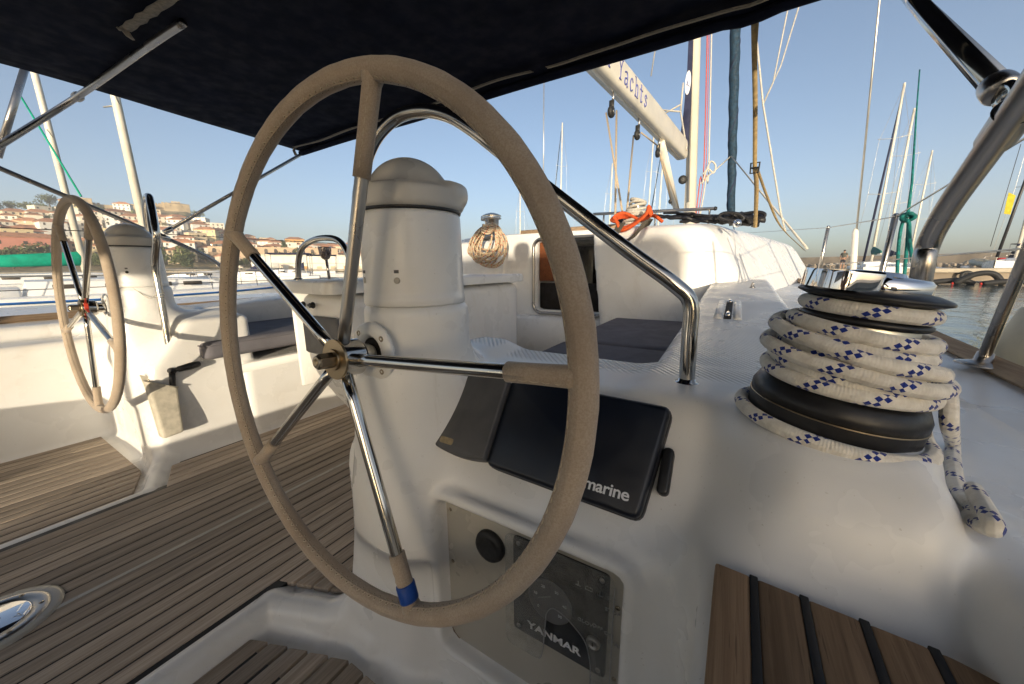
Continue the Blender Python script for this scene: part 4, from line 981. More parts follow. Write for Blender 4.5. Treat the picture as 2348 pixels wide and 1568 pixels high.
P = [PY(x, y, 3.5)-B for x, y in ((1648, 496), (1662, 488), (1690, 490), (1705, 500), (1690, 506), (1662, 503))]; ob('window_edge', *tube(spline(P, 6, closed=True), .012, 8, closed=True)[:2], 'sprayhood_black', t)
P = [PY(x, y, 3.55)-B for x, y in ((1700, 492), (1735, 486), (1752, 490), (1748, 498), (1720, 500))]; ob('window_edge', *tube(spline(P, 6, closed=True), .012, 8, closed=True)[:2], 'sprayhood_black', t)
q = PY(1690, 512, 3.3)-B; ob('knob', *lathe([(.004, -.03), (.022, -.022), (.030, 0), (.022, .022), (.004, .03)], 14, q)[:2], 'chrome', t)
# bar along the coachroof
t = thing('traveller_bar', 'long steel bar across the coachroof behind the coiled lines', 'bar', tuple(PY(1360, 491, 4.0)))
a_, b_ = PY(1360, 491, 4.0), PY(1640, 478, 4.0); ob('bar', *rod(A([0,0,0]), b_-a_, .015, 12)[:2], 'stainless_dull', t); ob('end_cap', *lathe([(.017, -.01), (.02, 0), (.012, .014)], 12, b_-a_, b_-a_)[:2], 'black_plastic', t)
for f_ in (.1, .55, .96): ob('leg', *rod((b_-a_)*f_, (b_-a_)*f_+A([0, 0, -.2]), .009, 8)[:2], 'stainless_dull', t)

# ---------------------------------------------------------------- bimini
ZB = 1.036
t = thing('bimini', 'dark navy bimini awning stretched over the cockpit', 'bimini', (XC, 0, ZB))
xs_ = np.linspace(-3.46, .62, 42); ys_ = np.concatenate([np.linspace(-2.2, 1.7, 30), np.linspace(1.78, 2.06, 8)])
def bz(x, y): 
    u = (x+1.4)/2.05
    return ZB+.035*(1-u*u)*0+.018*np.sin(2.2*y+.5)*np.exp(-((y-1.9)/1.4)**2)*0-.022*np.exp(-((x+.05)/.05)**2)*np.exp(-((y-2.06)/.15)**2)
def edge_y(x): return 2.06+.012*np.sin(x*3.1)
V = []; rg = np.random.default_rng(3)
for i, x in enumerate(xs_):
    for j, y in enumerate(ys_):
        yy = min(y, 9); px = x
        z = bz(x, yy)+.006*math.sin(5.2*x+2.1*yy)*math.sin(1.7*yy)+.004*math.sin(13*x+1.3*math.sin(3*yy))
        if i == 0: px = x+.16*(max(0, 1-((yy-.3)/1.9)**2))
        elif i < 6: px = x+.16*(max(0, 1-((yy-.3)/1.9)**2))*(1-i/6)
        V.append((px-XC, yy, z-ZB))
ny = len(ys_); F = [(i*ny+j, i*ny+j+1, (i+1)*ny+j+1, (i+1)*ny+j) for i in range(len(xs_)-1) for j in range(ny-1)]
cv = ob('canopy', V, F, 'navy_canvas', t); md = cv.modifiers.new('thick', 'SOLIDIFY'); md.thickness = .006
# sleeve for the front bow and its pale zip
bow = [(x-XC, 1.985, bz(x, 2.0)-ZB-.018+.003*math.sin(4*x)) for x in np.linspace(-3.42, .6, 60)]
ob('front_sleeve', *tube([(p[0], p[1]+.03, p[2]) for p in bow], .026, 12, flat=.8)[:2], 'navy_canvas', t)
wav = lambda x: .012*math.sin(6*x)*math.exp(-((x+1.2)/2.)**2)+.02*np.clip((x+.75)/.2, 0, 1)
def strip(path, w, up, name, mat, par):
    P = np.array(path); U = np.array(up); V = np.concatenate([P-U*w/2, P+U*w/2, P+U*w/2+A([0,0,-.003]), P-U*w/2+A([0,0,-.003])]); n = len(P)
    F = []
    for a, b in ((0,1),(1,2),(2,3),(3,0)): F += [(a*n+k, a*n+k+1, b*n+k+1, b*n+k) for k in range(n-1)]
    return ob(name, V, F, mat, par)
zx = [x for x in np.linspace(-3.30, .6, 90)]
gap = lambda x: -1.02 < x < -.95
for seg in ([x for x in zx if x < -1.02], [x for x in zx if x > -.95]):
    zp_ = strip([(x-XC, 1.895+wav(x), bz(x, 1.9)-ZB-.024+.004*math.sin(9*x)) for x in seg], .042, (0, 1, .25), 'zip', 'zip_tape', t)
    ob('zip_teeth', *tube([(x-XC, 1.895+wav(x), bz(x, 1.9)-ZB-.029+.004*math.sin(9*x)) for x in seg], .0022, 4)[:2], 'thread', zp_)
e = A([-3.30-XC, 1.90, -.02]); ob('zip_tail', *tube([e, e+A([-.03, .0, -.02]), e+A([-.04, .02, -.05])], .012, 6, flat=.3)[:2], 'zip_tape', t)
# second sleeve over the middle bow with the torn zip end hanging
a_, b_ = PZ(385, 0, ZB-.03)-A([XC, 0, ZB]), PZ(285, 68, ZB-.03)-A([XC, 0, ZB])
far = a_+(a_-b_)*6
strip([b_+(far-b_)*s+A([0, .004*math.sin(s*160), 0]) for s in np.linspace(0, 1, 60)], .042, (.15, .98, .1), 'zip', 'zip_tape', t)
for d in (PZ(268, 62, ZB-.035), PZ(306, 92, ZB-.045)): 
    p = d-A([XC, 0, ZB]); ob('zip_tail', *tube([b_, (b_+p)/2+A([0,0,-.006]), p], [.014, .012, .006], 6, flat=.3)[:2], 'zip_tape', t)
# frame
t = thing('awning_hoops', 'stainless awning hoops and struts on the port side', 'awning hoops', (-3.45, 1.0, .2))
L0 = A([-3.45, 1., .2])
tA = [PX(-60, 372, -3.42), PX(0, 333, -3.40), PX(180, 220, -3.27)*1., PZ(345, 102, 1.004), PZ(420, 52, 1.012)]
tA[2] = PZ(180, 220, .985); ob('bow', *tube(spline(np.array(tA)-L0, 6), .0155, 16)[:2], 'stainless_dull', t)
q = PZ(178, 222, .985)-L0; ob('clamp', *lathe([(.02, -.02), (.024, -.012), (.024, .012), (.02, .02)], 14, q, tA[3]-tA[1])[:2], 'white_paint', t)
tB = [PX(-80, 348, -3.45), PX(0, 386, -3.45), PX(380, 546, -3.45), PX(470, 586, -3.45), PX(510, 614, -3.45), PX(530, 650, -3.45)]; ob('leg', *tube(spline(np.array(tB)-L0, 6), .0135, 16)[:2], 'stainless_dull', t)
tC = [PX(382, 530, -3.45), A([-3.43, 2.03, 1.018])]; ob('strut', *rod(tC[0]-L0, tC[1]-L0, .0125, 14)[:2], 'stainless_dull', t)
q = PX(376, 544, -3.45)-L0; ob('joint', *lathe([(.016, -.03), (.02, -.026), (.02, .026), (.016, .03)], 16, q, tB[2]-tB[1])[:2], 'stainless', t); ob('joint', *lathe([(.013, -.02), (.017, -.018), (.017, .035), (.013, .04)], 16, tC[0]-L0, tC[1]-tC[0])[:2], 'stainless', t)
ob('rear_leg', *rod(PX(-5, 360, -3.9)-L0, PX(62, 140, -3.9)-L0, .018)[:2], 'stainless_dull', t)
t = thing('awning_hoops', 'thick stainless awning leg and strut with eye fitting beside the near winch', 'awning hoops', (.36, 1.1, -.3))
L0 = A([.36, 1.1, -.3])
legp = [(.40, 1.30, -.33), PX(2110, 640, .36), PX(2128, 560, .36), PX(2170, 480, .355), PX(2250, 365, .35), PX(2335, 245, .345), PX(2420, 120, .34)]
ob('leg', *tube(spline(np.array([A(p, float) for p in legp])-L0, 6), .0195, 20)[:2], 'stainless_dull', t)
sp_ = [PX(2030, -80, .36), PX(2100, 5, .36), PX(2296, 208, .352)]; ob('strut', *tube(np.array(sp_)-L0, .0185, 20)[:2], 'stainless', t)
e = sp_[2]-L0; d = sp_[2]-sp_[1]; ob('eye_collar', *lathe([(.0225, -.03), (.0235, -.02), (.0235, .0), (.020, .008)], 24, e, d)[:2], 'stainless_dull', t)
ob('eye', *lathe([(.011, -.005), (.019, -.006), (.022, 0), (.019, .006), (.011, .005), (.011, -.005)], 24, e+d/np.linalg.norm(d)*.022, (1,.2,.1))[:2], 'stainless', t)
jm = PX(2305, 290, .352)-L0; ob('clamp', *lathe([(.023, -.035), (.0245, -.03), (.0245, .03), (.023, .035)], 24, jm, legp[5]-legp[4])[:2], 'stainless_dull', t)
ob('clamp_rim', *tube([jm+.0255*(math.cos(q)*frame_of(legp[5]-legp[4])[0]+math.sin(q)*frame_of(legp[5]-legp[4])[1])+.03*frame_of(legp[5]-legp[4])[2] for q in np.linspace(0, 6.28, 24, endpoint=False)], .0018, 6, closed=True)[:2], 'rubber', t)
ob('deck_foot', *lathe([(.04, 0), (.038, .006), (.022, .012)], 20, A(legp[0])-L0+A([0,0,-.005]))[:2], 'stainless', t)
# webbing strap from the bimini to the coachroof
def band(name, pts, w, mat, par, side):
    P = spline(pts, 5); S_ = np.asarray(side, float); n = len(P); th = A([0, .0015, 0])
    V = np.concatenate([P-S_*w/2, P+S_*w/2, P+S_*w/2+th, P-S_*w/2+th]); F = []
    for a, b in ((0,1),(1,2),(2,3),(3,0)): F += [(a*n+k, a*n+k+1, b*n+k+1, b*n+k) for k in range(n-1)]
    return ob(name, V, F, mat, par)
t = thing('webbing_strap', 'tan webbing strap from the bimini edge to the coachroof', 'strap', tuple(PY(1730, 385, 2.7))); L0 = PY(1730, 385, 2.7)
band('upper_strap', [PY(1728, 45, 2.03)-L0, PY(1729, 120, 2.15)-L0, PY(1731, 250, 2.4)-L0, A([0,0,0])], .024, 'webbing', t, (.9, .3, 0))
band('upper_strap', [PY(1737, 45, 2.035)-L0, PY(1733, 120, 2.16)-L0, PY(1732, 250, 2.41)-L0, A([0,.003,0])], .016, 'webbing', t, (.6, .7, 0))
band('lower_strap', [A([0,0,0]), PY(1734, 430, 2.9)-L0, PY(1731, 522, 3.35)-L0], .028, 'webbing', t, (.9, .3, 0))
band('lower_strap', [A([.01,0,0]), PY(1760, 455, 2.95)-L0, PY(1790, 520, 3.2)-L0, PY(1845, 575, 3.5)-L0], .03, 'webbing', t, (.75, .2, -.5))
ob('buckle', *tube([A(p) for p in ((-.02,0,-.028),(.02,0,-.028),(.022,0,.028),(-.022,0,.028))], .005, 8, closed=True)[:2], 'black_plastic', t, smooth=False); ob('buckle_bar', *rod((-.02, -.004, 0), (.02, -.004, 0), .005)[:2], 'black_plastic', t)

# ---------------------------------------------------------------- mast, boom and running rigging
t = thing('mast', 'cream aluminium mast rising from the coachroof', 'mast', tuple(PY(1582, 490, 8.0))); M0 = PY(1582, 490, 8.0)
top = PY(1594, 40, 8.0); d = (top-M0)/np.linalg.norm(top-M0); base = M0-d*1.0
V, F, _ = tube([base-M0, d*13.5], .095, 24, flat=1.0); ob('extrusion', V, F, 'mast_white', t)
ob('sail_track', *tube([d*.2+A([-.03,-.1,0]), d*9+A([-.03,-.1,0])], .018, 6)[:2], 'alloy', t)
q = PY(1565, 412, 7.85)-M0; ob('vang_block', *lathe([(.02, -.03), (.07, -.025), (.08, 0), (.07, .025), (.02, .03)], 20, q, (.3,-1,0))[:2], 'rubber', t)
for hh in (4.6, 8.4): ob('spreader', *tube([d*hh+A([-1.1,-.25,.1]), d*hh, d*hh+A([1.1,-.25,.1])], .03, 8)[:2], 'mast_white', t)
t = thing('halyards', 'red and white halyards running down the mast', 'halyard', tuple(M0))
for k, (dx, mat, r) in enumerate(((.118, 'red_rope', .010), (.15, 'red_rope', .006), (.19, 'white_rope', .012), (-.12, 'white_rope', .009))):
    ob('line', *tube(spline([A([dx*.8, -.02, -.3]), A([dx+.03*math.sin(k), -.03, .6]), A([dx, -.02, 1.6]), d*12+A([dx*.6, 0, 0])], 6), r, 6)[:2], mat, t)
V, F, U = tube(spline([A(p) for p in ((.17,-.1,.5),(.22,-.12,.72),(.28,-.12,.86),(.36,-.12,.78),(.34,-.12,.66),(.24,-.12,.74),(.16,-.1,.66))], 6), .014, 6); ob('loop', V, F, 'white_rope', t)
g0 = PY(1566, 348, 7.86); g1 = PZ(1388, 150, 2.13); bd = (g1-g0)/np.linalg.norm(g1-g0); L = np.linalg.norm(g1-g0)+2.2
t = thing('boom', 'cream painted boom with blue serif lettering', 'boom', tuple(g0))
bx = np.cross(bd, [0,0,1.]); bx /= np.linalg.norm(bx); bu = np.cross(bx, bd)
sgp = lambda c, e: math.copysign(abs(c)**e, c)
prof = [(.105*sgp(math.cos(q), .42), .165*sgp(math.sin(q), .60)) for q in np.linspace(0, 2*np.pi, 44, endpoint=False)]
n = len(prof); V = []
for s, k in ((0, .75), (.12, 1), (L-.1, 1), (L, .8)): V += [bd*s+bx*p[0]*k+bu*p[1]*k for p in prof]
F = [(r*n+j, r*n+(j+1) % n, (r+1)*n+(j+1) % n, (r+1)*n+j) for r in range(3) for j in range(n)]+[tuple(range(n))[::-1], tuple(3*n+j for j in range(n))]
ob('spar', V, F, 'boom_paint', t, sharp=60)
ob('lower_groove', *tube([bd*.2-bu*.165, bd*(L-.1)-bu*.165], .022, 8)[:2], 'alloy', t)
ob('outhaul', *tube([bd*.0+bu*.20+A([.05,0,.03]), bd*.35+bu*.20, bd*L+bu*.20], .014, 6)[:2], 'white_rope', t)
# serif lettering built from strokes on the side facing the camera
sd = bx if (bx@(-g0)) > 0 else -bx; rd = -bd if ((-bd)@AR) > 0 else bd
GL = {'Y': [[(0,1),(.5,.5),(1,1)],[(.5,.5),(.5,0)],[(-.15,1),(.2,1)],[(.8,1),(1.15,1)],[(.25,0),(.75,0)]],
 'a': [[(.1,.58),(.5,.66),(.75,.5),(.75,0),(.95,0)],[(.75,.35),(.3,.32),(.1,.12),(.35,0),(.75,.15)]],
 'c': [[(.85,.5),(.5,.66),(.15,.45),(.12,.2),(.4,0),(.85,.12)]],
 'h': [[(.1,1),(.25,1),(.25,0)],[(.25,.45),(.55,.66),(.8,.5),(.8,0)],[(.05,0),(.45,0)],[(.62,0),(1,0)]],
 't': [[(.45,.95),(.45,.1),(.65,0),(.85,.08)],[(.1,.64),(.85,.64)]],
 's': [[(.82,.5),(.5,.66),(.2,.5),(.45,.36),(.8,.2),(.5,0),(.15,.12)]],
 'n': [[(.05,.64),(.22,.64),(.22,0)],[(.22,.45),(.5,.66),(.8,.5),(.8,0)],[(.05,0),(.42,0)],[(.62,0),(1,0)]],
 'i': [[(.3,.64),(.5,.64),(.5,0)],[(.25,0),(.75,0)],[(.48,.85),(.52,.85)]]}
def on_boom(s, h):
    sn = min(.999, abs(h/.165))**(1/.60); return bd*s+sd*(.105*math.sqrt(1-sn*sn)**.42+.001)+bu*h
sY = np.linalg.norm(PZ(1432, 190, 2.13)*0+ (g1-g0))
LW, LH, PT = .118, .20, .19
s_start = None
for i, ch in enumerate('stYachts'[::-1] and 'schtaY'[0:0] or []): pass
word = 'n Yachts'
near_s = lambda px: min(np.linspace(.2, L-.2, 400), key=lambda s: abs(proj(g0+on_boom(s, 0))[0]-px))
s_end = near_s(1483); PT = (near_s(1428)-near_s(1483))/5.0
for i, ch in enumerate(word):
    if ch == ' ': continue
    s0_ = s_end+(len(word)-1-i)*PT
    strokes = [tube([on_boom(s0_+LW*(1-p[0]), -.095+LH*p[1]) for p in (spline([(a, b, 0) for a, b in st_], 3)[:, :2] if len(st_) > 3 else st_)], .0085, 5) for st_ in GL[ch]]
    ob('letter', *merge(*strokes)[:2], 'letter_blue', t)
# blocks and the mainsheet
t = thing('mainsheet', 'mainsheet tackle hanging in cream ropes from the boom to the coachroof', 'mainsheet', tuple(g0))
def bpt(px, py):    # point under the boom seen at px
    best = min(np.linspace(.2, L-.2, 200), key=lambda s: abs(proj(g0+bd*s-bu*.2)[0]-px)); return bd*best-bu*.19
foot = PY(1424, 500, 3.75)-g0
for px, py, ln in ((1403, 240, .30), (1462, 290, .26), (1510, 330, .2)):
    b = bpt(px, py); ob('shackle', *tube([b+A([0,0,.02]), b+A([.02,0,-.05]), b+A([0,0,-.1])], .012, 6)[:2], 'stainless_dull', t)
    blk = ob('block', *lathe([(.01, -.03), (.05, -.026), (.062, -.012), (.062, .012), (.05, .026), (.01, .03)], 18, b+A([0,0,-.20]), sd)[:2], 'rubber', t); ob('cheek', *lathe([(.026, .031), (.02, .036), (.005, .037)], 12, b+A([0,0,-.20]), sd)[:2], 'stainless', blk)
    ob('strap', *tube([b+A([0,0,-.08]), b+A([0,0,-.2])], .03, 8, flat=.4)[:2], 'rubber', blk)
b1, b2, b3 = (bpt(x, 0) for x in (1403, 1462, 1510))
for a, b in ((b1+A([-.06,0,-.2]), foot+A([.02,0,0])), (b1+A([.06,0,-.2]), foot+A([-.06,0,.02])), (b2+A([-.05,0,-.2]), foot+A([.05,0,.0])), (b2+A([.05,0,-.18]), b3+A([0,0,-.1])), (b3+A([.03,0,-.2]), PY(1556, 478, 7.5)-g0)): ob('part', *rod(a, b, .0105, 6)[:2], 'cream_rope', t)
ob('deck_block', *lathe([(.01, -.03), (.045, -.025), (.055, 0), (.045, .025), (.01, .03)], 16, foot, (0,1,0))[:2], 'rubber', t)
t = thing('vang', 'rod vang strut between boom and mast foot', 'vang', tuple(g0)); ob('tube', *tube([bpt(1515, 0), PY(1550, 478, 7.8)-g0], .055, 12)[:2], 'boom_paint', t)
ob('line', *rod(bpt(1508, 0)+A([0,0,-.1]), PY(1540, 470, 7.7)-g0, .014, 6)[:2], 'cream_rope', t); q = PY(1536, 462, 7.6)-g0; ob('block', *lathe([(.02, -.03), (.05, 0), (.02, .03)], 14, q, (1,0,0))[:2], 'rubber', t)
t = thing('folded_mainsail', 'navy sail bag with white round badge at the mast', 'sail bag', tuple(PY(1577, 250, 7.7))); L0 = PY(1577, 250, 7.7)
P = [PY(1588, 82, 7.7), PY(1578, 90, 7.7), PY(1574, 180, 7.7), PY(1566, 262, 7.7), PY(1558, 318, 7.7), PY(1576, 345, 7.7), PY(1582, 250, 7.7)]
V = [p-L0 for p in P]+[p-L0+A([0,.12,0]) for p in P]; n = len(P)
ob('bag', V, [tuple(range(n)), tuple(range(n, 2*n))[::-1]]+[(i, i+n, (i+1) % n+n, (i+1) % n) for i in range(n)], 'navy_cover', t, smooth=False)
q = PY(1577, 190, 7.68); ob('badge', *outline_prism([(.045*math.cos(a), .19*math.sin(a)) for a in np.linspace(0, 6.28, 20, endpoint=False)], .01, q-L0, (1,0,0), (0,0,1))[:2], 'letter_white', t, smooth=False)
ob('badge_mark', *tube([q-L0+A([-.02,-.012,-.04]), q-L0+A([0,-.012,.05]), q-L0+A([.0,-.012,-.04]), q-L0+A([.03,-.012,-.07])], .006, 5)[:2], 'letter_blue', t)
for p in ((1510, 252, 1558, 256), (1513, 266, 1560, 240), (1560, 256, 1574, 345), (1560, 256, 1566, 190)): ob('strap', *rod(PY(p[0], p[1], 7.6)-L0, PY(p[2], p[3], 7.6)-L0, .014, 6)[:2], 'white_rope', t)
t = thing('furled_jib', 'furled headsail in dark blue cover forward of the mast', 'furled sail', tuple(PY(1675, 495, 10.6))); L0 = PY(1675, 495, 10.6)
tp = PY(1686, 40, 10.2)-L0; V, F, U = tube([tp*s+A([.006*math.sin(s*40), .006*math.cos(s*33), 0]) for s in np.linspace(-.03, 2.4, 80)], .115*np.linspace(.72, 1.1, 80)*(1+.03*np.sin(np.linspace(0, 130, 80))), 16); ob('sail', V, F, 'jib_cover', t)
th = np.linspace(0, 44, 300); ob('wrap_line', *tube([tp*(-.1+s/44*2.3)+.118*A([math.cos(s), math.sin(s), 0])*(.72+.2*s/44) for s in th], .011, 5)[:2], 'navy_cover', t)
for a, b in ((PY(1673, 360, 10.4), PY(1600, 425, 9.5)), (PY(1676, 358, 10.4), PY(1850, 570, 5.5))): ob('sheet', *rod(a-L0, b-L0, .014, 6)[:2], 'white_rope', t)

# standing wires and thin lines over the starboard deck
def wire(label, pts, r, mat='wire', name='shroud', cat='wire', group=None): 
    p0 = A(pts[0], float); return tag(ob(name, *tube(np.array([A(p, float) for p in pts])-p0, r, 6)[:2], mat, loc=tuple(p0)), label, cat, group)
wire('thin cap shroud running up past the bimini on the right', [PY(1960, 560, 4.6), PY(2016, 0, 4.5), PY(2046, -300, 4.4)], .0075)
p = PY(1958, 575, 4.6); t = thing('shroud_cover', 'white plastic tube round the foot of the shroud', 'shroud cover', tuple(PY(1956, 612, 4.6))); ob('tube', *lathe([(.022, -.1), (.024, 0), (.024, .30), (.02, .33), (.008, .35)], 14, (0,0,0), PY(1960, 540, 4.6)-PY(1956, 612, 4.6))[:2], 'white_paint', t)
wire('thin white line knotted beside the tan strap', [PY(1730, 50, 4.2), PY(1749, 240, 4.3), PY(1790, 490, 4.4), PY(1800, 530, 4.4)], .0075, 'white_rope', 'flag_line', 'line')
wire('left thin line rising from the knot to the bimini edge', [PY(1749, 240, 4.3), PY(1772, 190, 4.3), PY(1806, 20, 4.2), PY(1812, -60, 4.2)], .005, 'white_rope', 'flag_line', 'line')
wire('right thin line rising from the knot to the bimini edge', [PY(1749, 238, 4.3), PY(1790, 150, 4.3), PY(1832, 12, 4.2), PY(1845, -60, 4.2)], .005, 'white_rope', 'flag_line', 'line')
wire('thin topping lift above the boom', [PY(1492, 175, 6.), PY(1520, 0, 5.8), PY(1545, -150, 5.6)], .008, 'white_rope', 'topping_lift', 'line')
wire('fine backstay wire left of the mast', [PY(1247, 150, 9), PY(1245, 470, 9)], .012)

# stanchions, lifelines, fender, teal line
stn = [(PX(2250, 832, .60), PX(2350, 590, .60)), (PX(2017, 640, .62), PX(2052, 497, .62)), (PX(1880, 608, .62), PX(1898, 522, .62))]
tops = []
for k, (a, b) in enumerate(stn):
    d = (b-a)/np.linalg.norm(b-a); hgt = .62 if k == 0 else np.linalg.norm(b-a); tp_ = a+d*hgt; tops.append(tp_)
    t = thing('stanchion', ('near steel stanchion standing on the teak toe rail by the fender', 'middle steel stanchion seen above the winch', 'far steel stanchion beside the coachroof')[k], 'stanchion', tuple(a), group='starboard stanchions')
    ob('post', *rod(-d*.30 if k else A([0,0,0]), d*hgt, .0125, 14)[:2], 'stainless_dull', t); ob('cap', *lathe([(.013, 0), (.014, .006), (.008, .016)], 12, d*hgt, d)[:2], 'stainless', t)
    if k == 0:
        ob('base', *lathe([(.05, -.008), (.048, -.003), (.03, .002), (.018, .006), (.016, .03)], 24, (0,0,0), (.1,.0,1))[:2], 'stainless_dull', t); ob('screw', *lathe([(.005, 0), (.003, .004)], 10, (-.004, -.0145, .022), (0,-1,0))[:2], 'old_steel', t)
        m_ = d*.31; ob('line_eye', *lathe([(.006, -.006), (.012, -.005), (.012, .005), (.006, .006)], 14, m_, (0,1,0))[:2], 'stainless', t)
wire('upper lifeline wire along the starboard rail', [tops[0]+A([.05,-1.5,0]), tops[0], tops[1], tops[2], PY(1700, 535, 8.5)], .0032, 'wire', 'lifeline')
m0 = stn[0][0]+(tops[0]-stn[0][0])*.5
wire('lower lifeline wire along the starboard rail', [m0+A([.05,-1.5,-.0]), m0, PX(2012, 598, .63), PX(1882, 608, .63)], .0028, 'wire', 'lifeline')
def fender(c, rad, hgt, label, tilt=(0,0,1)):
    t = thing('fender', label, 'fender', tuple(c), group='fenders over the starboard side')
    ob('body', *lathe([(.02, 0), (rad*.35, .02), (rad*.8, .10), (rad, .20), (rad*1.02, hgt*.5), (rad, hgt-.2), (rad*.75, hgt-.09), (rad*.3, hgt-.02), (.022, hgt), (.02, hgt+.03)], 32, (0,0,0), tilt)[:2], 'fender_skin', t)
    ob('lanyard', *tube([A([0,0,hgt+.02]), A([-.03, -.0, hgt+.25]), A([-.05, 0, hgt+.5])], .007, 8)[:2], 'white_rope', t)
fender(A([.90, 1.86, -.80]), .125, .74, 'pale dirty fender hanging outside the near stanchion'); fender(A([.90, 1.42, -.86]), .125, .78, 'second pale fender at the right picture edge')
kq = PX(2080, 498, .62)
t = thing('teal_line', 'teal mooring line knotted over the lifeline beside the bimini leg', 'rope', tuple(kq))
V, F, U = tube(spline([A([.017*math.cos(a)*(1+.2*math.sin(2.3*a)), .012*math.sin(a*1.7), .015*math.sin(a)]) for a in np.linspace(0, 15, 30)], 4), .0078, 8); ob('knot', V, F, 'teal_rope', t)
for p in ([(2068, 512), (2060, 560), (2056, 640)], [(2084, 514), (2086, 560), (2100, 650)], [(2082, 514), (2079, 560), (2072, 640)]): V, F, U = tube(spline([A([0,0,-.01])]+[PX(x, y, .63)-kq for x, y in p], 5), .0066, 8); ob('leg', V, F, 'teal_rope', t)
V, F, U = tube([A([0,0,0]), PX(2090, 420, .64)-kq, PR(2099, 290, 30)*0+PX(2101, 250, .66)-kq, PX(2108, 160, .68)-kq], [.006, .0045, .003, .0026], 8); ob('standing_part', V, F, 'teal_rope', t)
# ================================================================ AFT OF THE CAMERA: added blockers shading the cockpit, then photographer and quay
SD = A([math.sin(SUN_AZ), math.cos(SUN_AZ), 0.]); PD = A([-SD[1], SD[0], 0.])          # towards the sun, and across it
vx = A([-.607, .39, 0])+SD*10.8+PD*.40; vrz = math.atan2(-SD[0], SD[1])+math.pi
t = thing('van_blocker', 'added van-shaped sun blocker on the quay astern', 'van', (vx[0], vx[1], -.75), vrz)  # unseen van shape, added to keep low sun off the near wheel and console
bd_ = ob('body', *box((-1.18, -5.2, .30), (1.18, .0, 2.52), .14)[:2], 'white_paint', t); ob('bonnet', *box((-1.05, -6.3, .32), (1.05, -5.1, 1.25), .18)[:2], 'white_paint', t)
for x in (-.56, .56): dd = ob('rear_door', *box((x-.54, -.012, .55), (x+.54, .02, 2.3), .02)[:2], 'white_paint', t); ob('door_window', *box((x-.38, .012, 1.5), (x+.38, .03, 2.1), .02)[:2], 'pane', dd); ob('door_handle', *box((x*.2-.05, .02, 1.1), (x*.2+.05, .05, 1.2), .01)[:2], 'black_plastic', dd)
ob('bumper', *box((-1.12, -.02, .30), (1.12, .12, .52), .04)[:2], 'black_plastic', t)
for x in (-1.02, 1.02):
    ob('tail_light', *box((x-.06, .0, .8), (x+.06, .03, 1.3), .01)[:2], 'red_paint', t)
    for y in (-.95, -5.2): w = ob('wheel', *lathe([(.22, -.12), (.35, -.11), (.36, 0), (.35, .11), (.22, .12)], 24, (x, y, .36), (1,0,0))[:2], 'rubber', t); ob('rim', *lathe([(.22, -.125), (.2, .0), (.22, .125)], 18, (x, y, .36), (1,0,0))[:2], 'alloy', w)
t = thing('tender_blocker', 'added dinghy-shaped sun blocker across the stern', 'tender_blocker', (XC, -3.1, .74))  # unseen inflatable on davits, added to shade the far binnacle and wheel top
for z in (-.12, .22): 
    U_ = [(-1.25, 0, z), (1.05, 0, z), (1.35, 0, z*.6)]; V, F, _ = tube(spline(U_, 8), np.r_[np.full(16, .17), .1], 16); ob('buoyancy_tube', V, F, 'hull_grey', t)
ob('floor', *box((-1.2, -.04, -.1), (1.1, .03, .2), .02)[:2], 'hull_grey', t)
for x in (-.7, .7): ob('davit', *tube(spline([(x, .75, -1.25), (x, .7, .2), (x, .45, .55), (x, .0, .6), (x, 0, .4)], 6), .025, 10)[:2], 'stainless', t)
